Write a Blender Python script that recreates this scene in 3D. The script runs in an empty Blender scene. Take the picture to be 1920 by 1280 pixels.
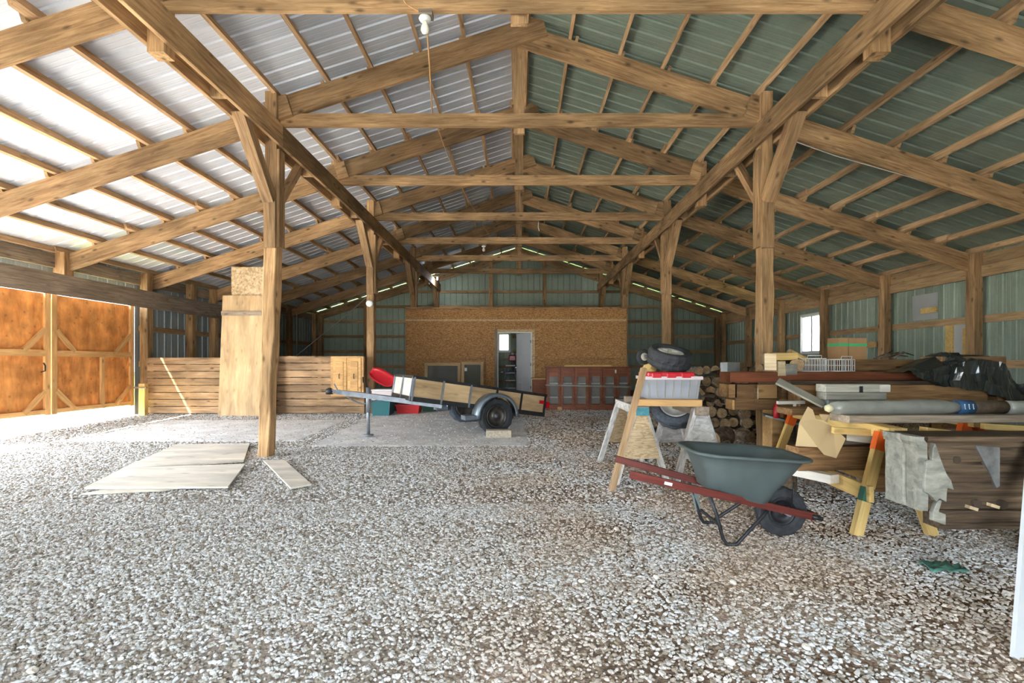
import bpy, bmesh, math, random
from mathutils import Vector, Matrix, Euler, noise
random.seed(7)
R = math.radians
scene = bpy.context.scene
C = scene.collection

# ------------------------------------------------------------------ camera
FPX, VX, VY, CH = 900.0, 973.0, 680.0, 1.3          # focal length / vanishing point in 1920x1280 pixels, eye height
cam = bpy.data.cameras.new('camera'); camo = bpy.data.objects.new('camera', cam); C.objects.link(camo)
cam.sensor_width = 36.0; cam.lens = FPX / 1920 * 36
cam.shift_x = -(VX - 960) / 1920; cam.shift_y = (VY - 640) / 1920
cam.clip_start = 0.05; cam.clip_end = 300
camo.location = (0, 0, CH); camo.rotation_euler = (R(90), 0, 0)
scene.camera = camo

# ------------------------------------------------------------------ world, sun, portals, exposure
world = bpy.data.worlds.new('sky'); scene.world = world; world.use_nodes = True
wn = world.node_tree; wn.nodes.clear()
wo = wn.nodes.new('ShaderNodeOutputWorld'); wb = wn.nodes.new('ShaderNodeBackground')
wb.inputs['Color'].default_value = (0.80, 0.90, 1.0, 1); wb.inputs['Strength'].default_value = 7.0
wn.links.new(wb.outputs[0], wo.inputs[0])
sl = bpy.data.lights.new('sun', 'SUN'); so = bpy.data.objects.new('sun', sl); C.objects.link(so)
sl.energy = 30.0; sl.color = (1.0, 0.93, 0.80); sl.angle = R(0.6)
so.rotation_euler = Vector((0.46, 0.19, -0.87)).to_track_quat('-Z', 'Y').to_euler()
def portal(name, loc, rot, sx, sy):
    l = bpy.data.lights.new(name, 'AREA'); l.shape = 'RECTANGLE'; l.size = sx; l.size_y = sy
    l.cycles.is_portal = True
    o = bpy.data.objects.new(name, l); C.objects.link(o); o.location = loc; o.rotation_euler = rot
portal('daylight_portal', (-8.45, 4.1, 1.2), (0, R(-90), 0), 2.8, 5.3)
portal('daylight_portal', (0, -2.6, 1.2), (R(90), 0, 0), 3.2, 2.9)
scene.view_settings.view_transform = 'Standard'; scene.view_settings.look = 'None'
scene.view_settings.gamma = 1.0; scene.view_settings.use_curve_mapping = False
scene.view_settings.exposure = 1.65
scene.cycles.max_bounces = 10; scene.cycles.diffuse_bounces = 7; scene.cycles.glossy_bounces = 5
scene.cycles.transmission_bounces = 6; scene.cycles.transparent_max_bounces = 8
scene.cycles.sample_clamp_indirect = 12.0; scene.cycles.caustics_reflective = False; scene.cycles.caustics_refractive = False
scene.cycles.use_denoising = True

# ------------------------------------------------------------------ helpers
def PX(px, d): return (px - VX) * d / FPX            # lateral position of a pixel column at a distance
def PZ(py, d): return CH - (py - VY) * d / FPX       # height of a pixel row at a distance
def gz(y): return -0.126 + 0.03 * min(max(y, 0), 11)  # the floor rises gently to the back
ORG = {}
def mat_of(loc=(0,0,0), rot=(0,0,0)):
    return Matrix.Translation(Vector(loc)) @ Euler(rot).to_matrix().to_4x4()
def put(o, parent, M):
    C.objects.link(o)
    if parent is not None:
        o.parent = parent
        if parent.name in ORG: M = ORG[parent.name] @ M
        ORG[o.name] = ORG.get(parent.name, Matrix()) if False else ORG.get('@' + parent.name, Matrix())
        ORG[o.name] = M.inverted()                   # children of a part are given in the frame the part was given in
    else:
        ORG[o.name] = M.inverted()
    o.matrix_basis = M
    return o
LOCAL = set()
def thing(name, label, cat, loc=(0,0,0), rot=(0,0,0), group=None, local=False, kind=None):
    """an Empty at the thing's base; its parts are given in world space, or in its own space when local"""
    o = bpy.data.objects.new(name, None); C.objects.link(o); o.empty_display_size = 0.1
    M = mat_of(loc, rot); o.matrix_basis = M
    ORG[o.name] = Matrix() if local else M.inverted()
    tag(o, label, cat, group, kind)
    return o
def tag(o, label=None, cat=None, group=None, kind=None):
    if label: o['label'] = label
    if cat: o['category'] = cat
    if group: o['group'] = group
    if kind: o['kind'] = kind
    return o
def struct(name, label=None):
    o = bpy.data.objects.new(name, None); C.objects.link(o); o.empty_display_size = 0.1
    ORG[o.name] = Matrix(); o['kind'] = 'structure'
    if label: o['label'] = label
    o['category'] = name.split('_')[0]
    return o
def mesh(name, verts, faces, mats=None, smooth=False, mi=None):
    me = bpy.data.meshes.new(name); me.from_pydata([tuple(v) for v in verts], [], faces); me.update()
    if mats is not None:
        for m in (mats if isinstance(mats, (list, tuple)) else [mats]): me.materials.append(m)
    if mi:
        for p, k in zip(me.polygons, mi): p.material_index = k
    if smooth:
        me.polygons.foreach_set('use_smooth', [True] * len(me.polygons))
    return me
def obj(name, me, parent=None, M=None):
    """M is in the same space as the other parts of the thing"""
    o = bpy.data.objects.new(name, me)
    C.objects.link(o)
    M = M if M is not None else Matrix()
    if parent is not None:
        o.parent = parent
        o.matrix_basis = ORG[parent.name] @ M
    else:
        o.matrix_basis = M
    ORG[o.name] = M.inverted()
    return o
BOXC = {}
BF = [(0,3,2,1),(4,5,6,7),(0,1,5,4),(1,2,6,5),(2,3,7,6),(3,0,4,7)]
def boxverts(sx, sy, sz):
    x, y, z = sx/2, sy/2, sz/2
    return [(-x,-y,-z),(x,-y,-z),(x,y,-z),(-x,y,-z),(-x,-y,z),(x,-y,z),(x,y,z),(-x,y,z)]
def boxmesh(sx, sy, sz, mat, bev=0.0):
    key = (round(sx,4), round(sy,4), round(sz,4), mat.name, bev)
    if key not in BOXC:
        me = mesh('box', boxverts(sx,sy,sz), BF, mat)
        if bev > 0:
            bm = bmesh.new(); bm.from_mesh(me)
            bmesh.ops.bevel(bm, geom=list(bm.edges), offset=bev, segments=1, affect='EDGES')
            bm.to_mesh(me); bm.free()
        BOXC[key] = me
    return BOXC[key]
def box(name, size, mat, parent, loc, rot=(0,0,0), bev=0.0):
    return obj(name, boxmesh(*size, mat, bev), parent, mat_of(loc, rot))
def frame_x(p0, p1, up=(0,0,1)):
    p0, p1 = Vector(p0), Vector(p1); x = (p1-p0).normalized(); u = Vector(up)
    if abs(x.dot(u)) > 0.98: u = Vector((0,1,0))
    y = u.cross(x).normalized(); z = x.cross(y)
    M = Matrix((x, y, z)).transposed().to_4x4(); M.translation = (p0+p1)/2
    return M, (p1-p0).length
def plank(name, p0, p1, w, h, mat, parent, up=(0,0,1), bev=0.0):
    """a board from p0 to p1: w wide across, h in the up direction; grain along its length"""
    M, L = frame_x(p0, p1, up)
    return obj(name, boxmesh(L, w, h, mat, bev), parent, M)
def rough_mesh(L, w, h, mat, seed=0, amp=0.008, n=None, taper=0.0, bev=0.012):
    """a rough sawn or hewn timber with uneven faces and eased arrises, along X"""
    n = n or max(4, int(L/0.16)); vs, fs = [], []
    prof = []
    for sx, sy in ((-1,-1),(1,-1),(1,1),(-1,1)):
        prof.append((sx, sy))
    def ring(x, k):
        pts = []
        t = 1 - taper * k / n
        order = [(-1,-1,0),(-1,-1,1),(1,-1,0),(1,-1,1),(1,1,0),(1,1,1),(-1,1,0),(-1,1,1)]
        for (sy, sz, q) in order:
            y, z = sy*w/2*t, sz*h/2*t
            horiz = (q == 1) if sy*sz > 0 else (q == 0)
            if horiz: y -= sy*bev
            else: z -= sz*bev
            d = noise.noise_vector(Vector((x*2.2, y*6, z*6)) + Vector((seed*7.1, seed*3.3, seed)))
            pts.append((x, y + d.y*amp, z + d.z*amp))
        return pts
    for k in range(n+1):
        vs += ring(-L/2 + L*k/n, k)
    for k in range(n):
        a, b = k*8, (k+1)*8
        for i in range(8):
            j = (i+1) % 8; fs.append((a+i, b+i, b+j, a+j))
    fs.append(tuple(range(0,8))); fs.append(tuple(n*8+i for i in range(7,-1,-1)))
    return mesh('timber', vs, fs, mat)
def timber(name, p0, p1, w, h, mat, parent, up=(0,0,1), seed=0, amp=0.008, bev=0.012):
    M, L = frame_x(p0, p1, up)
    return obj(name, rough_mesh(L, w, h, mat, seed, amp, bev=bev), parent, M)
def lathe(name, prof, n, mat, parent, M=None, smooth=True, mi=None):
    """prof: list of (radius, z)"""
    vs, fs = [], []
    for r, z in prof:
        for i in range(n):
            a = 2*math.pi*i/n; vs.append((r*math.cos(a), r*math.sin(a), z))
    for k in range(len(prof)-1):
        for i in range(n):
            j = (i+1) % n; fs.append((k*n+i, k*n+j, (k+1)*n+j, (k+1)*n+i))
    fs.append(tuple(range(n-1,-1,-1))); fs.append(tuple((len(prof)-1)*n+i for i in range(n)))
    return obj(name, mesh(name, vs, fs, mat, smooth), parent, M)
def cyl(name, p0, p1, r, mat, parent, n=12, r1=None):
    M, L = frame_x(p0, p1); vs, fs = [], []
    r1 = r if r1 is None else r1
    for x, q in ((-L/2, r), (L/2, r1)):
        for i in range(n):
            a = 2*math.pi*i/n; vs.append((x, q*math.cos(a), q*math.sin(a)))
    for i in range(n):
        j = (i+1) % n; fs.append((i, j, n+j, n+i))
    me = mesh(name, vs, fs + [tuple(range(n-1,-1,-1)), tuple(range(n,2*n))], mat)
    for p in list(me.polygons)[:n]: p.use_smooth = True
    return obj(name, me, parent, M)
def tube_vf(pts, r, n=8, closed=False):
    pts = [Vector(p) for p in pts]; vs, fs = [], []; m = len(pts)
    u = None
    for i, p in enumerate(pts):
        if closed: t = (pts[(i+1)%m] - pts[i-1])
        else: t = pts[min(i+1,m-1)] - pts[max(i-1,0)]
        t.normalize()
        if u is None:
            u = Vector((0,0,1)) if abs(t.z) < 0.9 else Vector((1,0,0))
        a = t.cross(u).normalized(); u = a.cross(t).normalized()
        rr = r[i] if isinstance(r, (list, tuple)) else r
        for k in range(n):
            g = 2*math.pi*k/n; vs.append(p + a*math.cos(g)*rr + u*math.sin(g)*rr)
    for i in range(m if closed else m-1):
        for k in range(n):
            q = (k+1) % n; i2 = (i+1) % m
            fs.append((i*n+k, i2*n+k, i2*n+q, i*n+q))
    if not closed:
        fs.append(tuple(range(n))); fs.append(tuple((m-1)*n+k for k in range(n-1,-1,-1)))
    return vs, fs
def tube(name, pts, r, mat, parent, n=8, closed=False):
    vs, fs = tube_vf(pts, r, n, closed)
    return obj(name, mesh(name, vs, fs, mat, True), parent)
def prism(name, poly, t, mat, parent, M, bev=0.0):
    """poly in local x,z extruded along local y by t, centred"""
    n = len(poly)
    vs = [(x, -t/2, z) for x, z in poly] + [(x, t/2, z) for x, z in poly]
    fs = [tuple(range(n)), tuple(range(2*n-1, n-1, -1))] + [(i, n+i, n+(i+1)%n, (i+1)%n) for i in range(n)]
    me = mesh(name, vs, fs, mat)
    bm = bmesh.new(); bm.from_mesh(me); bmesh.ops.recalc_face_normals(bm, faces=bm.faces)
    if bev: bmesh.ops.bevel(bm, geom=list(bm.edges), offset=bev, segments=1, affect='EDGES')
    bm.to_mesh(me); bm.free()
    return obj(name, me, parent, M)
def pocket_mesh(L, W, H, pockets, mat, dark):
    """a squared timber along X, its near (-Y) face cut by rectangular mortises (x0,x1,z0,z1,depth)"""
    xs = sorted({-L/2, L/2, *[p[0] for p in pockets], *[p[1] for p in pockets]})
    zs = sorted({-H/2, H/2, *[p[2] for p in pockets], *[p[3] for p in pockets]})
    vs, fs, mi = [], [], []
    def quad(a, b, c, d, m=0):
        k = len(vs); vs.extend([a,b,c,d]); fs.append((k,k+1,k+2,k+3)); mi.append(m)
    y = -W/2
    for i in range(len(xs)-1):
        for j in range(len(zs)-1):
            x0,x1,z0,z1 = xs[i],xs[i+1],zs[j],zs[j+1]
            dep = 0
            for p in pockets:
                if x0 >= p[0]-1e-6 and x1 <= p[1]+1e-6 and z0 >= p[2]-1e-6 and z1 <= p[3]+1e-6: dep = p[4]
            quad((x0,y+dep,z0),(x1,y+dep,z0),(x1,y+dep,z1),(x0,y+dep,z1), 1 if dep else 0)
    for p in pockets:
        x0,x1,z0,z1,dp = p; b = y+dp
        quad((x0,y,z0),(x0,y,z1),(x0,b,z1),(x0,b,z0),0); quad((x1,y,z1),(x1,y,z0),(x1,b,z0),(x1,b,z1),0)
        quad((x0,y,z1),(x1,y,z1),(x1,b,z1),(x0,b,z1),0); quad((x1,y,z0),(x0,y,z0),(x0,b,z0),(x1,b,z0),0)
    x,w,z = L/2,W/2,H/2
    quad((x,w,-z),(-x,w,-z),(-x,w,z),(x,w,z)); quad((-x,-w,z),(x,-w,z),(x,w,z),(-x,w,z))
    quad((-x,w,-z),(x,w,-z),(x,-w,-z),(-x,-w,-z)); quad((x,-w,-z),(x,w,-z),(x,w,z),(x,-w,z)); quad((-x,w,-z),(-x,-w,-z),(-x,-w,z),(-x,w,z))
    return mesh('mortised', vs, fs, [mat, dark], False, mi)

# ------------------------------------------------------------------ materials
def newmat(name):
    m = bpy.data.materials.new(name); m.use_nodes = True
    nt = m.node_tree; b = nt.nodes['Principled BSDF']
    return m, nt, b
def plain(name, col, rough=0.6, metal=0.0, spec=0.5, var=0.0, scale=8.0, bump=0.0, emis=None):
    m, nt, b = newmat(name)
    b.inputs['Base Color'].default_value = (*col, 1); b.inputs['Roughness'].default_value = rough
    b.inputs['Metallic'].default_value = metal; b.inputs['Specular IOR Level'].default_value = spec
    if emis: b.inputs['Emission Color'].default_value = (*emis[0], 1); b.inputs['Emission Strength'].default_value = emis[1]
    if var or bump:
        tc = nt.nodes.new('ShaderNodeTexCoord'); n = nt.nodes.new('ShaderNodeTexNoise')
        n.inputs['Scale'].default_value = scale; n.inputs['Detail'].default_value = 6
        nt.links.new(tc.outputs['Object'], n.inputs['Vector'])
        if var:
            r = nt.nodes.new('ShaderNodeValToRGB')
            r.color_ramp.elements[0].position = 0.3; r.color_ramp.elements[1].position = 0.7
            r.color_ramp.elements[0].color = (*[max(0, c*(1-var)) for c in col], 1)
            r.color_ramp.elements[1].color = (*[min(1, c*(1+var)) for c in col], 1)
            nt.links.new(n.outputs['Fac'], r.inputs['Fac']); nt.links.new(r.outputs['Color'], b.inputs['Base Color'])
        if bump:
            bp = nt.nodes.new('ShaderNodeBump'); bp.inputs['Strength'].default_value = bump; bp.inputs['Distance'].default_value = 0.01
            nt.links.new(n.outputs['Fac'], bp.inputs['Height']); nt.links.new(bp.outputs['Normal'], b.inputs['Normal'])
    return m
def wood(name, c_dark, c_light, knots=0.5, rough=0.75, grain=(1.5, 22, 22), vary=0.25, bump=0.25, hue=0.0, stain=0.25):
    m, nt, b = newmat(name); L = nt.links; N = nt.nodes.new
    b.inputs['Roughness'].default_value = rough; b.inputs['Specular IOR Level'].default_value = 0.25
    tc = N('ShaderNodeTexCoord'); oi = N('ShaderNodeObjectInfo')
    off = N('ShaderNodeMath'); off.operation = 'MULTIPLY'; off.inputs[1].default_value = 37.0; L.new(oi.outputs['Random'], off.inputs[0])
    add = N('ShaderNodeVectorMath'); add.operation = 'ADD'; L.new(tc.outputs['Object'], add.inputs[0]); L.new(off.outputs[0], add.inputs[1])
    mp = N('ShaderNodeMapping'); mp.inputs['Scale'].default_value = grain; L.new(add.outputs[0], mp.inputs['Vector'])
    n1 = N('ShaderNodeTexNoise'); n1.inputs['Scale'].default_value = 1.6; n1.inputs['Detail'].default_value = 7; n1.inputs['Roughness'].default_value = 0.65; n1.inputs['Distortion'].default_value = 0.6
    L.new(mp.outputs[0], n1.inputs['Vector'])
    cr = N('ShaderNodeValToRGB'); cr.color_ramp.elements[0].position = 0.30; cr.color_ramp.elements[1].position = 0.68
    cr.color_ramp.elements[0].color = (*c_dark, 1); cr.color_ramp.elements[1].color = (*c_light, 1)
    L.new(n1.outputs['Fac'], cr.inputs['Fac'])
    # broad stains along the board
    mp2 = N('ShaderNodeMapping'); mp2.inputs['Scale'].default_value = (0.9, 3, 3); L.new(add.outputs[0], mp2.inputs['Vector'])
    n2 = N('ShaderNodeTexNoise'); n2.inputs['Scale'].default_value = 1.3; n2.inputs['Detail'].default_value = 3; L.new(mp2.outputs[0], n2.inputs['Vector'])
    r2 = N('ShaderNodeMapRange'); r2.inputs['From Min'].default_value = 0.35; r2.inputs['From Max'].default_value = 0.7
    r2.inputs['To Min'].default_value = 1 - stain; r2.inputs['To Max'].default_value = 1 + stain*0.5; L.new(n2.outputs['Fac'], r2.inputs['Value'])
    # knots
    mp3 = N('ShaderNodeMapping'); mp3.inputs['Scale'].default_value = (3.2, 7, 7); L.new(add.outputs[0], mp3.inputs['Vector'])
    v = N('ShaderNodeTexVoronoi'); v.inputs['Scale'].default_value = 1.0; L.new(mp3.outputs[0], v.inputs['Vector'])
    r3 = N('ShaderNodeMapRange'); r3.inputs['From Min'].default_value = 0.06; r3.inputs['From Max'].default_value = 0.20
    r3.inputs['To Min'].default_value = 1 - knots; r3.inputs['To Max'].default_value = 1.0; L.new(v.outputs['Distance'], r3.inputs['Value'])
    vr = N('ShaderNodeMapRange'); vr.inputs['To Min'].default_value = 1 - vary; vr.inputs['To Max'].default_value = 1 + vary; L.new(oi.outputs['Random'], vr.inputs['Value'])
    m1 = N('ShaderNodeMath'); m1.operation = 'MULTIPLY'; L.new(r2.outputs[0], m1.inputs[0]); L.new(r3.outputs[0], m1.inputs[1])
    m2 = N('ShaderNodeMath'); m2.operation = 'MULTIPLY'; L.new(m1.outputs[0], m2.inputs[0]); L.new(vr.outputs[0], m2.inputs[1])
    hs = N('ShaderNodeHueSaturation'); L.new(cr.outputs['Color'], hs.inputs['Color']); L.new(m2.outputs[0], hs.inputs['Value'])
    L.new(hs.outputs['Color'], b.inputs['Base Color'])
    bp = N('ShaderNodeBump'); bp.inputs['Strength'].default_value = bump; bp.inputs['Distance'].default_value = 0.006
    L.new(n1.outputs['Fac'], bp.inputs['Height']); L.new(bp.outputs['Normal'], b.inputs['Normal'])
    return m
def osb(name, cols, scale=9.0):
    m, nt, b = newmat(name); L = nt.links; N = nt.nodes.new
    b.inputs['Roughness'].default_value = 0.7; b.inputs['Specular IOR Level'].default_value = 0.3
    tc = N('ShaderNodeTexCoord'); prev = None
    for k, (ang, sc) in enumerate(((20, (1, 1, 3.5)), (75, (1, 1, 3.0)), (-35, (1, 1, 4.0)))):
        mp = N('ShaderNodeMapping'); mp.inputs['Rotation'].default_value = (0, R(ang), 0); mp.inputs['Scale'].default_value = sc
        mp.inputs['Location'].default_value = (k*3.1, k*1.7, k*2.3)
        L.new(tc.outputs['Object'], mp.inputs['Vector'])
        v = N('ShaderNodeTexVoronoi'); v.inputs['Scale'].default_value = scale; L.new(mp.outputs[0], v.inputs['Vector'])
        sep = N('ShaderNodeSeparateColor'); L.new(v.outputs['Color'], sep.inputs[0])
        if prev is None: prev = sep.outputs[0]
        else:
            mx = N('ShaderNodeMix'); mx.data_type = 'FLOAT'; gt = N('ShaderNodeMath'); gt.operation = 'GREATER_THAN'; gt.inputs[1].default_value = 0.55
            L.new(sep.outputs[1], gt.inputs[0]); L.new(gt.outputs[0], mx.inputs[0]); L.new(prev, mx.inputs[2]); L.new(sep.outputs[0], mx.inputs[3]); prev = mx.outputs[0]
    cr = N('ShaderNodeValToRGB'); e = cr.color_ramp.elements
    e[0].position = 0.0; e[0].color = (*cols[0], 1); e[1].position = 1.0; e[1].color = (*cols[2], 1)
    q = e.new(0.5); q.color = (*cols[1], 1)
    L.new(prev, cr.inputs['Fac']); L.new(cr.outputs['Color'], b.inputs['Base Color'])
    bp = N('ShaderNodeBump'); bp.inputs['Strength'].default_value = 0.15; bp.inputs['Distance'].default_value = 0.003
    L.new(prev, bp.inputs['Height']); L.new(bp.outputs['Normal'], b.inputs['Normal'])
    return m
def sheetmetal(name, col, metal=0.7, rough=0.42, var=0.18):
    m, nt, b = newmat(name); L = nt.links; N = nt.nodes.new
    b.inputs['Metallic'].default_value = metal
    tc = N('ShaderNodeTexCoord'); oi = N('ShaderNodeObjectInfo')
    n = N('ShaderNodeTexNoise'); n.inputs['Scale'].default_value = 2.5; n.inputs['Detail'].default_value = 8; n.inputs['Roughness'].default_value = 0.75
    L.new(tc.outputs['Object'], n.inputs['Vector'])
    cr = N('ShaderNodeValToRGB'); cr.color_ramp.elements[0].position = 0.25; cr.color_ramp.elements[1].position = 0.75
    cr.color_ramp.elements[0].color = (*[c*(1-var) for c in col], 1); cr.color_ramp.elements[1].color = (*[min(1, c*(1+var)) for c in col], 1)
    L.new(n.outputs['Fac'], cr.inputs['Fac'])
    vr = N('ShaderNodeMapRange'); vr.inputs['To Min'].default_value = 0.88; vr.inputs['To Max'].default_value = 1.12; L.new(oi.outputs['Random'], vr.inputs['Value'])
    hs = N('ShaderNodeHueSaturation'); L.new(cr.outputs['Color'], hs.inputs['Color']); L.new(vr.outputs[0], hs.inputs['Value'])
    L.new(hs.outputs['Color'], b.inputs['Base Color'])
    rr = N('ShaderNodeMapRange'); rr.inputs['To Min'].default_value = rough-0.1; rr.inputs['To Max'].default_value = rough+0.14; L.new(n.outputs['Fac'], rr.inputs['Value'])
    L.new(rr.outputs[0], b.inputs['Roughness'])
    return m
def emit(name, col, s):
    m, nt, b = newmat(name); b.inputs['Emission Color'].default_value = (*col, 1); b.inputs['Emission Strength'].default_value = s
    b.inputs['Base Color'].default_value = (*col, 1); return m
def glass(name, col=(0.9,0.95,0.95), alpha=0.25, rough=0.05):
    m, nt, b = newmat(name); b.inputs['Base Color'].default_value = (*col, 1); b.inputs['Roughness'].default_value = rough
    b.inputs['Alpha'].default_value = alpha; return m

W_BEAM = wood('beam_wood', (0.215,0.110,0.046), (0.52,0.338,0.172), knots=0.65, stain=0.4, vary=0.3)
W_PURL = wood('purlin_wood', (0.36,0.20,0.095), (0.70,0.48,0.27), knots=0.45, vary=0.2)
W_POST = wood('post_wood', (0.24,0.125,0.055), (0.58,0.37,0.18), knots=0.6, grain=(1.2,16,16), bump=0.5, stain=0.4)
W_GIRT = wood('girt_wood', (0.28,0.17,0.08), (0.56,0.38,0.20), knots=0.4)
W_GREY = wood('weathered_wood', (0.20,0.15,0.11), (0.46,0.37,0.28), knots=0.4, bump=0.5)
W_STALL = wood('stall_wood', (0.28,0.155,0.075), (0.60,0.40,0.225), knots=0.7, vary=0.25, stain=0.5)
W_PLY = wood('plywood', (0.46,0.30,0.15), (0.72,0.52,0.30), knots=0.25, grain=(1.0,6,6), vary=0.08, bump=0.08)
W_PLYW = wood('pale_plywood', (0.70,0.63,0.52), (0.86,0.81,0.72), knots=0.3, grain=(1.0,8,8), vary=0.06, bump=0.08)
W_DOOR = wood('door_plywood', (0.52,0.19,0.05), (0.82,0.38,0.12), knots=0.35, grain=(5,5,1.2), vary=0.1, bump=0.08, stain=0.3)
W_PINE = wood('pine', (0.56,0.30,0.11), (0.80,0.50,0.22), knots=0.5, vary=0.1)
W_YEL = wood('fresh_lumber', (0.66,0.40,0.12), (0.90,0.66,0.27), knots=0.4, vary=0.1)
W_OLD = wood('old_timber', (0.022,0.014,0.009), (0.175,0.118,0.072), knots=0.3, grain=(1.2,24,24), bump=1.0, stain=0.45, vary=0.1)
W_STACK = wood('stacked_timber', (0.15,0.075,0.032), (0.40,0.23,0.10), knots=0.4, bump=0.6, stain=0.4)
W_RED = wood('red_stained_wood', (0.14,0.042,0.020), (0.27,0.09,0.040), knots=0.2, vary=0.08, rough=0.5)
W_PALE = wood('pale_torn_wood', (0.16,0.155,0.13), (0.36,0.35,0.295), knots=0.3, grain=(4,12,12), bump=0.9, vary=0.08)
W_GPLANK = wood('grey_plank', (0.30,0.28,0.22), (0.55,0.53,0.44), knots=0.3, bump=0.5)
W_WHITE = wood('worn_white_paint', (0.34,0.30,0.26), (0.80,0.78,0.75), knots=0.3, grain=(6,14,14), bump=0.4, vary=0.1)
W_LOGEND = wood('log_end', (0.17,0.105,0.05), (0.44,0.30,0.16), knots=0.3, grain=(2,10,10), vary=0.25)
W_SPLIT = wood('split_log', (0.56,0.40,0.22), (0.84,0.68,0.45), knots=0.2, vary=0.12)
M_BARK = plain('bark', (0.17,0.125,0.085), 0.95, var=0.6, scale=18, bump=1.0, spec=0.1)
OSB = osb('osb_board', ((0.22,0.095,0.03),(0.42,0.205,0.07),(0.62,0.37,0.15)), 26)
OSB2 = osb('chipboard', ((0.40,0.27,0.14),(0.58,0.42,0.24),(0.70,0.54,0.34)), 22)
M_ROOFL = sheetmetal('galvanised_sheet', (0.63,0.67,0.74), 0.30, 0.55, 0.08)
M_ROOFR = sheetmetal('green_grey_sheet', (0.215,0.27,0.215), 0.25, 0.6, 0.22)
M_WALL = sheetmetal('grey_green_wall_sheet', (0.335,0.405,0.315), 0.25, 0.55, 0.2)
M_WALLL = sheetmetal('bluish_wall_sheet', (0.36,0.42,0.44), 0.35, 0.5, 0.2)
M_NEWSH = sheetmetal('bright_sheet', (0.62,0.66,0.66), 0.5, 0.4, 0.08)
M_TYRE = plain('tyre_rubber', (0.028,0.030,0.033), 0.75, var=0.3, scale=30, bump=0.3)
M_TYREG = plain('dusty_tyre', (0.075,0.085,0.10), 0.85, var=0.3, scale=30, bump=0.3)
M_RIM = plain('wheel_rim', (0.10,0.09,0.08), 0.45, 0.7, var=0.4, scale=14)
M_ALLOY = plain('alloy_rim', (0.62,0.60,0.55), 0.5, 0.3, var=0.2)
M_BLKMET = plain('black_steel', (0.035,0.035,0.038), 0.5, 0.5, var=0.3, scale=12)
M_GALV = plain('galvanised_steel', (0.26,0.28,0.31), 0.5, 0.6, var=0.25, scale=10)
M_FENDER = plain('grey_fender', (0.20,0.24,0.28), 0.4, 0.5, var=0.2)
M_BARROW = plain('grey_green_plastic', (0.082,0.104,0.102), 0.48, var=0.12, scale=6, bump=0.06)
M_REDP = wood('red_paint', (0.095,0.020,0.015), (0.18,0.040,0.030), knots=0.3, vary=0.05, rough=0.5)
M_ORANGE = plain('orange_paint', (0.80,0.13,0.015), 0.5, var=0.15, scale=10)
M_GREENP = plain('green_paint', (0.03,0.13,0.09), 0.5)
M_TEAL = plain('teal_plastic', (0.03,0.15,0.16), 0.4)
M_TEALP = plain('teal_paint', (0.05,0.24,0.29), 0.55, var=0.4, scale=20)
M_RED = plain('red_plastic', (0.62,0.02,0.03), 0.3)
M_REDT = plain('red_tub_plastic', (0.50,0.025,0.03), 0.35)
M_BLACKP = plain('black_plastic', (0.015,0.016,0.018), 0.28, spec=0.5)
M_TARP = plain('black_tarp', (0.020,0.024,0.023), 0.20, spec=0.7, bump=0.35, scale=11)
M_GREEN = plain('dark_green_plastic', (0.02,0.09,0.06), 0.4)
M_WHITE = plain('white_paint', (0.80,0.81,0.80), 0.45)
M_WHITEG = plain('greyish_white_door', (0.62,0.64,0.66), 0.5)
M_WIRE = plain('white_wire', (0.80,0.80,0.76), 0.4)
M_CARD = plain('cardboard', (0.58,0.42,0.22), 0.85, var=0.06, scale=3)
M_CARDB = plain('brown_cardboard', (0.42,0.24,0.11), 0.85, var=0.1, scale=4)
M_TAPE = plain('green_tape', (0.10,0.48,0.20), 0.4)
M_CONC = plain('concrete', (0.80,0.79,0.78), 0.9, var=0.18, scale=4, bump=0.3)
M_CBLOCK = plain('concrete_block', (0.50,0.42,0.32), 0.95, var=0.25, scale=30, bump=0.6)
M_STONE = plain('pale_stone', (0.68,0.62,0.54), 0.85, var=0.15, scale=12, bump=0.3)
M_PLASW = plain('cloudy_plastic_wrap', (0.30,0.30,0.26), 0.35, var=0.15, scale=10, bump=0.3)
M_BLUE = plain('blue_label', (0.03,0.10,0.22), 0.5)
M_BROWNB = plain('brown_bark_smooth', (0.085,0.055,0.032), 0.8, var=0.5, scale=14, bump=0.6)
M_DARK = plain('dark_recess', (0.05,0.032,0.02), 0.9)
M_SCREW = plain('grey_plate', (0.24,0.28,0.27), 0.5, 0.6, var=0.2)
M_ROPE = plain('pale_rope', (0.60,0.56,0.50), 0.8)
M_CORD = plain('tan_cord', (0.50,0.28,0.12), 0.6)
M_BULB = plain('bulb_glass', (0.85,0.83,0.72), 0.15)
M_LIT = emit('lit_bulb', (0.75,0.85,1.0), 25.0)
M_GLASS = glass('window_glass', (0.85,0.92,0.95), 0.18, 0.02)
M_DGLASS = glass('dusty_glass', (0.14,0.14,0.12), 0.72, 0.08)
M_CGLASS = glass('cabinet_glass', (0.40,0.40,0.36), 0.25, 0.05)
M_CLEAR = glass('clear_bin_plastic', (0.72,0.74,0.80), 0.42, 0.2)
M_TRED = plain('red_lens', (0.55,0.01,0.02), 0.2)
M_GPLAS = plain('green_plastic_scrap', (0.10,0.26,0.20), 0.35)
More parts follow.
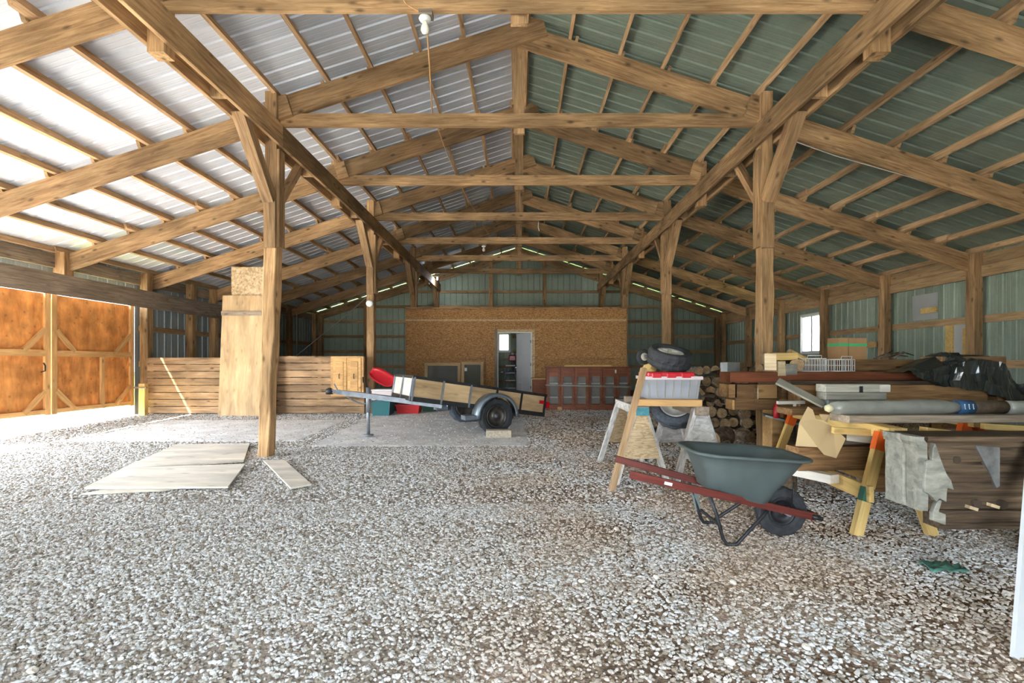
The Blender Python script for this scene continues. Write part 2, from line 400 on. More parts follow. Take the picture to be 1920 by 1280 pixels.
# gravel: every stone takes its own tone
M_GRAV, nt, b = newmat('gravel_stone')
oi = nt.nodes.new('ShaderNodeObjectInfo'); cr = nt.nodes.new('ShaderNodeValToRGB'); e = cr.color_ramp.elements
e[0].position = 0.0; e[0].color = (0.22,0.18,0.14,1); e[1].position = 1.0; e[1].color = (0.80,0.80,0.80,1)
for p, c in ((0.15,(0.34,0.29,0.23)), (0.40,(0.54,0.515,0.48)), (0.75,(0.68,0.675,0.67))):
    q = e.new(p); q.color = (*c, 1)
N = nt.nodes.new; L = nt.links
nd = N('ShaderNodeTexNoise'); nd.inputs['Scale'].default_value = 0.75; nd.inputs['Detail'].default_value = 4; L.new(oi.outputs['Location'], nd.inputs['Vector'])   # brown dust lies on the stones in patches on the work side
sx_ = N('ShaderNodeSeparateXYZ'); L.new(oi.outputs['Location'], sx_.inputs[0])
r1 = N('ShaderNodeMapRange'); r1.inputs['From Min'].default_value = -1.2; r1.inputs['From Max'].default_value = 0.6; L.new(sx_.outputs[0], r1.inputs['Value'])
r2 = N('ShaderNodeMapRange'); r2.inputs['From Min'].default_value = 0.40; r2.inputs['From Max'].default_value = 0.56; L.new(nd.outputs['Fac'], r2.inputs['Value'])
mu = N('ShaderNodeMath'); mu.operation = 'MULTIPLY'; L.new(r1.outputs[0], mu.inputs[0]); L.new(r2.outputs[0], mu.inputs[1])
md_ = N('ShaderNodeMix'); md_.data_type = 'RGBA'; md_.blend_type = 'MULTIPLY'; md_.inputs[7].default_value = (0.92,0.78,0.66,1)
L.new(oi.outputs['Random'], cr.inputs['Fac']); L.new(mu.outputs[0], md_.inputs[0]); L.new(cr.outputs['Color'], md_.inputs[6]); L.new(md_.outputs[2], b.inputs['Base Color'])
b.inputs['Roughness'].default_value = 0.85; b.inputs['Specular IOR Level'].default_value = 0.25
# floor earth: brown grit with pale sawdust and dust patches
M_EARTH, nt, b = newmat('earth_and_sawdust'); N = nt.nodes.new; L = nt.links
tc = N('ShaderNodeTexCoord'); n1 = N('ShaderNodeTexNoise'); n1.inputs['Scale'].default_value = 0.9; n1.inputs['Detail'].default_value = 5; L.new(tc.outputs['Object'], n1.inputs['Vector'])
n2 = N('ShaderNodeTexNoise'); n2.inputs['Scale'].default_value = 45; n2.inputs['Detail'].default_value = 6; L.new(tc.outputs['Object'], n2.inputs['Vector'])
cr1 = N('ShaderNodeValToRGB'); cr1.color_ramp.elements[0].position = 0.40; cr1.color_ramp.elements[1].position = 0.58
cr1.color_ramp.elements[0].color = (0.19,0.120,0.070,1); cr1.color_ramp.elements[1].color = (0.56,0.45,0.38,1); L.new(n1.outputs['Fac'], cr1.inputs['Fac'])
cr2 = N('ShaderNodeValToRGB'); cr2.color_ramp.elements[0].position = 0.35; cr2.color_ramp.elements[1].position = 0.65
cr2.color_ramp.elements[0].color = (0.55,0.50,0.46,1); cr2.color_ramp.elements[1].color = (1.25,1.22,1.18,1); L.new(n2.outputs['Fac'], cr2.inputs['Fac'])
sx_ = N('ShaderNodeSeparateXYZ'); L.new(tc.outputs['Object'], sx_.inputs[0])
ma_ = N('ShaderNodeMath'); ma_.operation = 'MULTIPLY_ADD'; ma_.inputs[1].default_value = 5.0; L.new(n1.outputs['Fac'], ma_.inputs[0]); L.new(sx_.outputs[0], ma_.inputs[2])
mr_ = N('ShaderNodeMapRange'); mr_.inputs['From Min'].default_value = 0.8; mr_.inputs['From Max'].default_value = 3.2; L.new(ma_.outputs[0], mr_.inputs['Value'])
mf_ = N('ShaderNodeMix'); mf_.data_type = 'RGBA'; mf_.inputs[6].default_value = (0.46,0.43,0.40,1); L.new(mr_.outputs[0], mf_.inputs[0]); L.new(cr1.outputs[0], mf_.inputs[7])
mx = N('ShaderNodeMix'); mx.data_type = 'RGBA'; mx.blend_type = 'MULTIPLY'; mx.inputs[0].default_value = 1.0
L.new(mf_.outputs[2], mx.inputs[6]); L.new(cr2.outputs[0], mx.inputs[7]); L.new(mx.outputs[2], b.inputs['Base Color'])
b.inputs['Roughness'].default_value = 0.95; b.inputs['Specular IOR Level'].default_value = 0.1
bp = N('ShaderNodeBump'); bp.inputs['Strength'].default_value = 0.8; bp.inputs['Distance'].default_value = 0.02; L.new(n2.outputs['Fac'], bp.inputs['Height']); L.new(bp.outputs[0], b.inputs['Normal'])
M_OUT, nt, b = newmat('outdoor_ground'); N = nt.nodes.new; L = nt.links       # gravel drive in front of the open bay, grass beyond it
tc = N('ShaderNodeTexCoord'); n1 = N('ShaderNodeTexNoise'); n1.inputs['Scale'].default_value = 0.8; n1.inputs['Detail'].default_value = 6; L.new(tc.outputs['Object'], n1.inputs['Vector'])
sx_ = N('ShaderNodeSeparateXYZ'); L.new(tc.outputs['Object'], sx_.inputs[0])
ma_ = N('ShaderNodeMath'); ma_.operation = 'MULTIPLY_ADD'; ma_.inputs[1].default_value = 2.0; L.new(n1.outputs['Fac'], ma_.inputs[0]); L.new(sx_.outputs[1], ma_.inputs[2])
mr_ = N('ShaderNodeMapRange'); mr_.inputs['From Min'].default_value = 7.9; mr_.inputs['From Max'].default_value = 8.6; L.new(ma_.outputs[0], mr_.inputs['Value'])
mf_ = N('ShaderNodeMix'); mf_.data_type = 'RGBA'; mf_.inputs[6].default_value = (0.50,0.50,0.50,1); mf_.inputs[7].default_value = (0.36,0.40,0.13,1); L.new(mr_.outputs[0], mf_.inputs[0]); L.new(mf_.outputs[2], b.inputs['Base Color'])
b.inputs['Roughness'].default_value = 0.95

# ================================================================== STRUCTURE
HW = 8.30                                            # half width to the cladding
YB, YF = 19.30, -2.50                                # back and front gables
YK = [4.36 + 2.105*k for k in range(8)]              # roof frames
SL = 0.32; COS = 1/math.sqrt(1+SL*SL)
def zt(x): return 5.86 - SL*abs(x)                   # top of the rafters
# ---- floor
vs, fs = [], []
ys = [YF-0.1, 0, 2, 4, 6, 8, 10, 11, 13, 16, YB+0.1]; xs = [-8.45, -5.5, -2.8, 0, 2.8, 5.5, 8.45]
for y in ys:
    for x in xs: vs.append((x, y, gz(y)))
for i in range(len(ys)-1):
    for j in range(len(xs)-1):
        a = i*len(xs)+j; fs.append((a, a+1, a+1+len(xs), a+len(xs)))
floor = obj('floor', mesh('floor', vs, fs, M_EARTH)); tag(floor, 'brown earth and sawdust floor of the barn', 'floor', kind='structure')
# concrete pad in three pours with open joints
def slab(x0, x1, y0, y1):
    ring = []; n = 14
    for k in range(n): ring.append((x0+(x1-x0)*k/n, y0))
    for k in range(n): ring.append((x1, y0+(y1-y0)*k/n))
    for k in range(n): ring.append((x1-(x1-x0)*k/n, y1))
    for k in range(n): ring.append((x0, y1-(y1-y0)*k/n))
    cx, cy = (x0+x1)/2, (y0+y1)/2; inn, out = [], []
    for x, y in ring:
        j = noise.noise(Vector((x*1.7, y*1.7, 4)))*0.05; q = Vector((x-cx, y-cy)).normalized()
        inn.append((x+q.x*j, y+q.y*j, gz(y)+0.012)); out.append((x+q.x*(j+0.07), y+q.y*(j+0.07), gz(y)-0.01))
    m = len(ring); fs = [tuple(range(m))] + [(i, m+i, m+(i+1)%m, (i+1)%m) for i in range(m)]
    me = mesh('slab', inn+out, fs, M_CONC); obj('concrete_slab', me, floor)
slab(-3.05, 0.1, 7.0, 9.6); slab(-6.9, -3.42, 7.35, 9.5); slab(-3.05, -0.4, 9.64, 11.6)
# outside ground, sunlit
obj_out = obj('outdoor_ground', mesh('outdoor_ground', [(-60,-60,-0.12),(60,-60,-0.12),(60,80,-0.12),(-60,80,-0.12)], [(0,1,2,3)], M_OUT))
tag(obj_out, 'sunlit grassy ground outside the barn', 'ground', kind='structure')
# ---- gravel
def gravel(name, label, outline, density, rmin, rmax, seed, thin):
    vs, fs = [], []
    for (x0, x1, y) in outline:
        vs += [(x0, y, gz(y)+0.002), (x1, y, gz(y)+0.002)]
    for i in range(len(outline)-1): fs.append((2*i, 2*i+1, 2*i+3, 2*i+2))
    o = obj(name, mesh(name, vs, fs, M_GRAV)); tag(o, label, 'gravel', kind='stuff')
    ng = bpy.data.node_groups.new(name, 'GeometryNodeTree')
    ng.interface.new_socket('Geometry', in_out='INPUT', socket_type='NodeSocketGeometry')
    ng.interface.new_socket('Geometry', in_out='OUTPUT', socket_type='NodeSocketGeometry')
    N = ng.nodes.new; L = ng.links.new
    gi = N('NodeGroupInput'); go = N('NodeGroupOutput')
    dp = N('GeometryNodeDistributePointsOnFaces'); dp.inputs['Seed'].default_value = seed
    L(gi.outputs[0], dp.inputs['Mesh'])
    pos = N('GeometryNodeInputPosition')
    nz = N('ShaderNodeTexNoise'); nz.inputs['Scale'].default_value = 0.9; nz.inputs['Detail'].default_value = 3; L(pos.outputs[0], nz.inputs['Vector'])
    sx = N('ShaderNodeSeparateXYZ'); L(pos.outputs[0], sx.inputs[0])
    # thinner towards the trampled sawdust on the right
    mr = N('ShaderNodeMapRange'); mr.inputs['From Min'].default_value = -0.9; mr.inputs['From Max'].default_value = 0.5
    mr.inputs['To Min'].default_value = 0.0; mr.inputs['To Max'].default_value = thin; L(sx.outputs[0], mr.inputs['Value'])
    ad = N('ShaderNodeMath'); ad.operation = 'SUBTRACT'; L(nz.outputs['Fac'], ad.inputs[0]); L(mr.outputs[0], ad.inputs[1])
    mr2 = N('ShaderNodeMapRange'); mr2.inputs['From Min'].default_value = 0.20; mr2.inputs['From Max'].default_value = 0.42
    mr2.inputs['To Min'].default_value = density*0.16; mr2.inputs['To Max'].default_value = density; L(ad.outputs[0], mr2.inputs['Value'])
    L(mr2.outputs[0], dp.inputs['Density'])
    jn = N('GeometryNodeJoinGeometry')
    for k in range(5):
        ic = N('GeometryNodeMeshIcoSphere'); ic.inputs['Radius'].default_value = 1.0; ic.inputs['Subdivisions'].default_value = 2
        n = N('ShaderNodeTexNoise'); n.noise_dimensions = '4D'; n.inputs['W'].default_value = k*5.3; n.inputs['Scale'].default_value = 0.9; n.inputs['Detail'].default_value = 1.5
        vm = N('ShaderNodeVectorMath'); vm.operation = 'SUBTRACT'; vm.inputs[1].default_value = (0.5,0.5,0.5); L(n.outputs['Color'], vm.inputs[0])
        vs_ = N('ShaderNodeVectorMath'); vs_.operation = 'SCALE'; vs_.inputs['Scale'].default_value = 1.7; L(vm.outputs[0], vs_.inputs[0])
        sp = N('GeometryNodeSetPosition'); L(ic.outputs[0], sp.inputs['Geometry']); L(vs_.outputs[0], sp.inputs['Offset'])
        tr = N('GeometryNodeTransform'); tr.inputs['Scale'].default_value = (1.0+0.25*(k%3), 0.85, 0.55+0.1*(k%2)); L(sp.outputs[0], tr.inputs['Geometry'])
        sm = N('GeometryNodeSetMaterial'); sm.inputs['Material'].default_value = M_GRAV; L(tr.outputs[0], sm.inputs['Geometry'])
        g2 = N('GeometryNodeGeometryToInstance'); L(sm.outputs[0], g2.inputs[0]); L(g2.outputs[0], jn.inputs[0])
    ip = N('GeometryNodeInstanceOnPoints'); L(dp.outputs['Points'], ip.inputs['Points']); L(jn.outputs[0], ip.inputs['Instance'])
    ip.inputs['Pick Instance'].default_value = True
    ri = N('FunctionNodeRandomValue'); ri.data_type = 'INT'; ri.inputs['Min'].default_value if False else None
    for s in ri.inputs:
        if s.type == 'INT' and s.name == 'Min': s.default_value = 0
        if s.type == 'INT' and s.name == 'Max': s.default_value = 4
    L([s for s in ri.outputs if s.type == 'INT'][0], ip.inputs['Instance Index'])
    rv = N('FunctionNodeRandomValue'); rv.data_type = 'FLOAT_VECTOR'
    v = [s for s in rv.inputs if s.type == 'VECTOR']; v[0].default_value = (-0.5,-0.5,0); v[1].default_value = (0.5,0.5,6.28)
    L([s for s in rv.outputs if s.type == 'VECTOR'][0], ip.inputs['Rotation'])
    rs = N('FunctionNodeRandomValue'); rs.data_type = 'FLOAT'; rs.inputs['Seed'].default_value = 3
    f = [s for s in rs.inputs if s.type == 'VALUE']; f[0].default_value = 0.0; f[1].default_value = 1.0
    pw = N('ShaderNodeMath'); pw.operation = 'POWER'; pw.inputs[1].default_value = 2.2; L([s for s in rs.outputs if s.type == 'VALUE'][0], pw.inputs[0])
    ms = N('ShaderNodeMapRange'); ms.inputs['To Min'].default_value = rmin; ms.inputs['To Max'].default_value = rmax; L(pw.outputs[0], ms.inputs['Value'])
    L(ms.outputs[0], ip.inputs['Scale'])
    L(ip.outputs[0], go.inputs[0])
    md = o.modifiers.new('stones', 'NODES'); md.node_group = ng
    return o
gravel('gravel', 'pale crushed gravel spread over the open front floor', [(-2.6,2.6,0.7),(-4.0,3.9,2.0),(-5.6,5.2,3.6),(-6.4,6.0,4.4)], 6600, 0.006, 0.0145, 2, 0.34)
gravel('gravel', 'pale gravel around the boards and sawhorses', [(-6.4,6.0,4.4),(-8.0,7.2,5.6),(-8.1,7.8,6.9)], 3200, 0.007, 0.017, 9, 0.31)
gravel('gravel', 'pale gravel strip around the concrete pad and far stalls', [(-8.1,8.0,6.9),(-8.1,8.1,9.0),(-8.1,8.1,11.0),(-8.1,8.1,14.5)], 1000, 0.010, 0.022, 5, 0.14)

# ---- corrugated sheets
def corr_profile(u0, u1, pitch=0.2286, depth=0.019):
    """(u, offset) across the ribs from u0 to u1"""
    pts = []; n = max(1, round((u1-u0)/pitch)); p = (u1-u0)/n
    for i in range(n):
        a = u0 + i*p
        pts += [(a, 0), (a+p*0.28, 0), (a+p*0.33, depth*0.14), (a+p*0.38, 0), (a+p*0.58, 0), (a+p*0.63, depth*0.14), (a+p*0.68, 0), (a+p*0.82, 0), (a+p*0.88, depth), (a+p*0.95, depth)]
    pts.append((u1, 0)); return pts
# ---- ceiling: sheets, purlins, cleats
ceiling = struct('ceiling', 'metal sheet roof on timber purlins')
def roof_sheet(side, y0, y1, mat):
    prof = corr_profile(y0, y1); vs, fs = [], []
    xe = HW+0.35
    for y, o in prof:
        for x in (0.0, xe):
            vs.append((side*x, y, zt(x)+0.100+o))
    for i in range(len(prof)-1): fs.append((2*i, 2*i+2, 2*i+3, 2*i+1))
    return obj('roof_sheet', mesh('roof_sheet', vs, fs, mat), ceiling)
n = 24; w = (YB+0.3-(YF-0.3))/n
for i in range(n):
    y0 = YF-0.3 + i*w
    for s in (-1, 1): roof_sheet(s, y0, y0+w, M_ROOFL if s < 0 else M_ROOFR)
ylap = [YF, YK[0], YK[2], YK[4], YK[6], YB]
for s in (-1, 1):
    for j in range(14):
        x = 0.10 + 0.62*j
        for i in range(5):
            dx = 0.021 * (1 if (i+j) % 2 else -1)
            z = zt(x) + 0.047
            plank('purlin', (s*x+dx, ylap[i]-0.16, z - SL*s*dx*(1 if s > 0 else 1)), (s*x+dx, ylap[i+1]+0.16, z - SL*s*dx), 0.044, 0.095, W_PURL, ceiling, up=(s*SL, 0, 1))
        if 0 < j < 13:
            for k in range(7):
                box('purlin_cleat', (0.04, 0.13, 0.11), W_GIRT, ceiling, (s*(x+0.055), YK[k]+0.045, zt(x+0.055)+0.02), (0, s*math.atan(SL), 0))
box('ridge_cap', (0.5, YB-YF+0.8, 0.01), M_NEWSH, ceiling, (0, (YB+YF)/2, zt(0)+0.135))
# ---- roof trusses
def truss(k):
    y = YK[k]
    lab = ('with an unlit bulb and cord under its tie beam', 'standing on the leaning post beside the plywood sheets', 'between the leaning post and the stall post, carried on beams',
           'standing on the stall post with the round white disc', 'with a hanging bulb, just in front of the chipboard room', 'standing on the corner posts of the chipboard room', 'above the loft deck of the chipboard room')[k]
    t = thing('roof_truss', 'timber roof frame ' + lab, 'truss', (0, y, 4.45), group='roof frames one behind the other')
    dv = 0.155
    def rf(x0, x1, yy, drop=0.0, nm='rafter'):
        plank(nm, (x0, yy, zt(x0)-dv-drop if x0*x1 >= 0 else zt(0)-dv+SL*abs(x0)-drop), (x1, yy, zt(x1)-dv-drop), 0.045, 0.295, W_BEAM, t)
    rf(0.34, -3.36, y-0.05); rf(-0.02, 3.36, y)
    rf(-3.18, -8.26, y+0.03, 0.03); rf(3.18, 8.26, y+0.048, 0.03)
    plank('tie_beam', (-3.36, y-0.048, 4.535), (3.36, y-0.048, 4.535), 0.045, 0.175, W_BEAM, t)
    plank('king_post', (0, y+0.048, 4.40), (0, y+0.048, 5.60), 0.15, 0.045, W_BEAM, t, up=(0,1,0))
    for s in (-1, 1):
        plank('rafter_block', (s*3.04, y-0.10, zt(3.04)-0.17), (s*3.22, y-0.10, zt(3.22)-0.17), 0.05, 0.29, W_BEAM, t)
        if k % 2 == 0:
            plank('stub_post', (s*3.25, y, 4.08), (s*3.25, y, 4.87), 0.15, 0.14, W_POST, t, up=(0,1,0))
for k in range(7): truss(k)
t = thing('roof_truss', 'gable roof frame set against the far green metal wall', 'truss', (0, YB-0.12, 4.45))
for s in (-1, 1): plank('rafter', (0, YB-0.12, zt(0)-0.15), (s*8.2, YB-0.12, zt(8.2)-0.15), 0.05, 0.28, W_BEAM, t)
# ---- longitudinal beams
for s, where in ((-1, 'above the posts on the plank stall side'), (1, 'above the posts on the timber stack side')):
    bm_ = thing('support_beam', 'long doubled plank beam ' + where, 'beam', (s*3.25, 9, 4.16), group='long doubled beams')
    cuts = [YF, 2.2, YK[1]-0.1, YK[3]-0.1, YK[5]-0.1, YB-0.1]
    for i in range(5):
        for x in (3.15, 3.35):
            plank('plank', (s*x, cuts[i], 4.305), (s*x, cuts[i+1]-0.003, 4.305), 0.042, 0.285, W_BEAM, bm_)
    for yb in (5.2, 7.4, 9.5, 11.7, 13.8, 15.8, 18.0):
        plank('spacer_block', (s*3.25, yb, 4.17), (s*3.25, yb, 4.44), 0.155, 0.05, W_BEAM, bm_, up=(0,1,0))
# ---- inner posts
names = {(-1,1): 'rough timber post standing beside the plywood sheets on the gravel, leaning at its foot',
         (1,1): 'squared timber post rising behind the stacked beams and split logs',
         (-1,3): 'timber post at the end of the plank stall wall beside the pine cupboard doors',
         (1,3): 'timber post standing behind the spare tyre and clear bin',
         (-1,5): 'timber post at the stall-side corner of the chipboard room', (1,5): 'timber post at the woodpile-side corner of the chipboard room',
         (-1,7): 'timber post against the far metal wall with the small lit bulb', (1,7): 'timber post against the far metal wall above the loft deck'}
for k in (1, 3, 5, 7):
    for s in (-1, 1):
        y = YK[k] - 0.105; x = s*3.25; zb = gz(y) - 0.05; yy = y if k < 7 else YB-0.25
        t = thing('timber_post', names[(s,k)], 'post', (x, yy, gz(yy)))
        foot = x - (0.10 if (s, k) == (-1, 1) else 0.0)
        timber('shaft', (foot, yy, zb), (x, yy, 2.84), 0.165, 0.165, W_POST, t, up=(0,1,0), seed=k+s*3, amp=0.02 if k == 1 else 0.01)
        plank('upper_shaft', (x, yy, 2.84), (x, yy, 4.86), 0.15, 0.15, W_POST, t, up=(0,1,0))
        if k < 7:
            plank('cheek_board', (x, yy-0.095, 2.80), (x, yy-0.095, 3.42), 0.15, 0.04, W_BEAM, t, up=(0,1,0))
            plank('cheek_board', (x-s*0.095, yy, 2.82), (x-s*0.095, yy, 4.10), 0.035, 0.15, W_BEAM, t, up=(0,1,0))
        for q in ((-1, 1) if k < 7 else (-1,)):
            a = Vector((x, yy+q*0.10, 3.42)); b2 = Vector((x, yy+q*0.78, 4.24))
            plank('brace', a, b2, 0.145 if q < 0 else 0.10, 0.14 if q < 0 else 0.09, W_BEAM, t, up=(0,q,0))
# meter disc on the post by the cupboard doors
d = lathe('wall_disc', [(0.075,0),(0.075,0.02),(0.06,0.035),(0.0,0.04)], 20, M_WHITE, None, mat_of((-3.26, YK[3]-0.19, PZ(569,10.5)), (R(90),0,0)))
tag(d, 'small round white disc fixed to a timber post', 'disc')

# ---- walls
def wall_sheets(parent, fn, cuts, z0, ztop, mat, holes=(), name='wall_sheet'):
    """fn(u, off) -> (x, y); strips between successive cuts, opened where a hole (u0,u1,zlo,zhi) lies"""
    for i in range(len(cuts)-1):
        u0, u1 = cuts[i], cuts[i+1]; spans = [(z0, None)]
        for h in holes:
            if u0 >= h[0]-1e-4 and u1 <= h[1]+1e-4: spans = ([(z0, h[2])] if h[2] > z0 else []) + ([(h[3], None)] if h[3] < 9 else [])
        for (a, bq) in spans:
            prof = corr_profile(u0, u1); vs, fs = [], []
            for u, o in prof:
                x, y = fn(u, o); vs += [(x, y, a), (x, y, bq if bq is not None else ztop(u))]
            for k in range(len(prof)-1): fs.append((2*k, 2*k+2, 2*k+3, 2*k+1))
            obj(name, mesh(name, vs, fs, mat), parent)
def cutlist(a, b, w=0.9144, extra=()):
    c = [a]
    marks = sorted([e for e in extra if a < e < b]) + [b]
    for m in marks:
        n = max(1, round((m-c[-1])/w)); s = c[-1]
        c += [s + (m-s)*(i+1)/n for i in range(n)]
    return c
ZE = zt(HW) + 0.09
# right wall
wr = struct('wall_right', 'green grey corrugated metal side wall with timber girts')
win1 = (13.05, 14.10, 1.55, 2.70)
wall_sheets(wr, lambda u, o: (HW+o, u), cutlist(YF, YB, extra=(13.05, 14.10)), 0.0, lambda u: ZE, M_WALL, [win1])
def wall_frame(parent, s, y0, y1, posts, girts=(0.50, 1.28, 2.08), skip=None):
    for y in posts:
        timber('wall_post', (s*8.13, y, gz(y)-0.05), (s*8.13, y, zt(8.13)-0.02), 0.17, 0.17, W_POST, parent, up=(0,1,0), seed=y, amp=0.008)
    for z in girts:
        ends = [y0] + [p for p in posts if y0 < p < y1] + [y1]
        for a, b2 in zip(ends[:-1], ends[1:]):
            if skip and a < skip[1]-0.02 and b2 > skip[0]+0.02 and skip[2]-0.05 < z < skip[3]+0.05:
                if a < skip[0]: plank('girt', (s*8.262, a, z), (s*8.262, skip[0]-0.05, z), 0.04, 0.13, W_GIRT, parent)
                if b2 > skip[1]: plank('girt', (s*8.262, skip[1]+0.05, z), (s*8.262, b2, z), 0.04, 0.13, W_GIRT, parent)
            else: plank('girt', (s*8.262, a, z), (s*8.262, b2, z), 0.04, 0.13, W_GIRT, parent)
pr = [0.15, 2.25] + YK
wall_frame(wr, 1, YF, YB, pr, skip=win1)
for z, dx in ((2.92, 8.20), (3.13, 8.225)):
    for a, b2 in ((YF, YK[1]), (YK[1], YK[4]), (YK[4], YB)):
        plank('eave_plate', (dx, a, z), (dx, b2, z), 0.045, 0.20, W_GIRT, wr)
for k in range(7): box('bearing_block', (0.16, 0.12, 0.14), W_POST, wr, (8.13, YK[k]+0.14, 3.10))
# lighter repair sheet and wood blocks between the posts
dA = 9.55
box('repair_sheet', (0.006, 0.62, 0.52), M_NEWSH, wr, (8.285, 9.80, 2.44))
box('repair_sheet', (0.006, 0.58, 0.85), M_NEWSH, wr, (8.285, 9.02, 1.66))
box('wood_block', (0.03, 0.38, 0.11), W_YEL, wr, (8.27, 9.68, 2.36))
box('wood_block', (0.03, 0.16, 0.75), W_YEL, wr, (8.268, 9.22, 1.68)); box('wood_block', (0.03, 0.15, 0.65), W_YEL, wr, (8.268, 8.86, 1.62))
box('wood_block', (0.03, 0.34, 0.13), W_PINE, wr, (8.10, 11.05, 1.72))
def window(name, x, y0, y1, z0, z1, label, parts=2, axis='y'):
    w = struct(name, label); w['category'] = 'window'
    if axis == 'y':
        def bx(nm, c0, c1, a, b2, m, t=0.06, off=0.0): box(nm, (t, c1-c0, b2-a), m, w, (x+off, (c0+c1)/2, (a+b2)/2))
    else:
        def bx(nm, c0, c1, a, b2, m, t=0.06, off=0.0): box(nm, (c1-c0, t, b2-a), m, w, ((c0+c1)/2, x+off, (a+b2)/2))
    f = 0.055
    for (a,b2,c,e2) in ((y0,y1,z0,z0+f),(y0,y1,z1-f,z1),(y0,y0+f,z0+f,z1-f),(y1-f,y1,z0+f,z1-f)): bx('frame', a, b2, c, e2, M_WHITE, 0.10)
    n = parts
    for i in range(n):
        a = y0+f + (y1-y0-2*f)*i/n; b2 = y0+f + (y1-y0-2*f)*(i+1)/n
        g = 0.035
        for q in ((a,b2,z0+f,z0+f+g),(a,b2,z1-f-g,z1-f),(a,a+g,z0+f+g,z1-f-g),(b2-g,b2,z0+f+g,z1-f-g)): bx('sash', *q, M_WHITE, 0.05)
        bx('pane', a+g, b2-g, z0+f+g, z1-f-g, M_GLASS, 0.006)
    return w
window('window_1', HW, 13.05, 14.10, 1.55, 2.70, 'white framed sliding window letting in bright daylight')
# back wall
wbk = struct('wall_back', 'dark green corrugated metal end wall with timber girts')
WX0, WX1 = -0.86, -0.34
wall_sheets(wbk, lambda u, o: (u, YB+o), cutlist(-HW, HW, extra=(WX0, WX1)), 0.0, lambda u: zt(u)+0.09, M_WALL, [(WX0, WX1, 1.72, 2.52)])
for z in (0.55, 1.15, 1.75, 2.35, 2.95, 3.55, 4.15):
    xm = min(8.2, (5.86-0.1-z)/SL)
    for a, b2 in ((-xm, -3.3), (-3.3, 0), (0, 3.3), (3.3, xm)):
        if z in (1.75, 2.35) and a < 0 and b2 == 0: 
            plank('girt', (-3.3, YB-0.04, z), (WX0-0.08, YB-0.04, z), 0.04, 0.11, W_GIRT, wbk); plank('girt', (WX1+0.08, YB-0.04, z), (0, YB-0.04, z), 0.04, 0.11, W_GIRT, wbk)
        else: plank('girt', (a, YB-0.04, z), (b2, YB-0.04, z), 0.04, 0.11, W_GIRT, wbk)
for x in (-6.1, -1.12, 1.02, 6.1, 7.9, -7.9):
    plank('gable_stud', (x, YB-0.14, 0.1), (x, YB-0.14, zt(x)-0.2), 0.15, 0.14, W_POST, wbk, up=(0,1,0))
window('window_2', YB, WX0, WX1, 1.72, 2.52, 'small bright window seen through the open doorway', 1, 'x')
# front wall behind the camera, its doorway wide open
wf = struct('wall_front', 'corrugated metal end wall around the wide open doorway')
wall_sheets(wf, lambda u, o: (u, YF-o), cutlist(-HW, HW, extra=(-1.6, 1.6)), 0.0-0.12, lambda u: zt(u)+0.09, M_WALL, [(-1.6, 1.6, -1, 2.5)])
# left wall: open bay near the camera, orange doors, then sheets
wl = struct('wall_left', 'side wall with plank header, sliding doors and corrugated sheets')
wall_sheets(wl, lambda u, o: (-HW-o, u), cutlist(YF, YB, extra=(1.5, 10.36)), 0.0, lambda u: ZE, M_WALLL, [(1.5, 10.36, -1, 2.80)])
pl = [1.42, YK[3]-0.2, 11.9] + YK[4:]
for y in pl: timber('wall_post', (-8.13, y, gz(y)-0.05), (-8.13, y, zt(8.13)-0.02), 0.17, 0.17, W_POST, wl, up=(0,1,0), seed=y, amp=0.008)
for k in (0, 1, 2): plank('wall_post', (-8.13, YK[k], 2.70), (-8.13, YK[k], zt(8.13)), 0.20, 0.18, W_POST, wl, up=(0,1,0))
plank('wall_post', (-8.13, 8.55, 2.70), (-8.13, 8.55, 3.1), 0.15, 0.12, W_POST, wl, up=(0,1,0))
plank('header', (-8.02, YF, 2.665), (-8.02, 7.0, 2.665), 0.05, 0.37, W_GREY, wl); plank('header', (-8.02, 7.0, 2.665), (-8.02, 13.3, 2.665), 0.05, 0.37, W_GREY, wl)
plank('eave_plate', (-8.22, YF, 3.10), (-8.22, YK[3], 3.10), 0.045, 0.24, W_GREY, wl); plank('eave_plate', (-8.22, YK[3], 3.10), (-8.22, YB, 3.10), 0.045, 0.24, W_GREY, wl)
plank('girt', (-8.262, 10.45, 2.05), (-8.262, YB, 2.05), 0.04, 0.12, W_GIRT, wl); plank('girt', (-8.262, 10.45, 1.28), (-8.262, YB, 1.28), 0.04, 0.12, W_GIRT, wl)
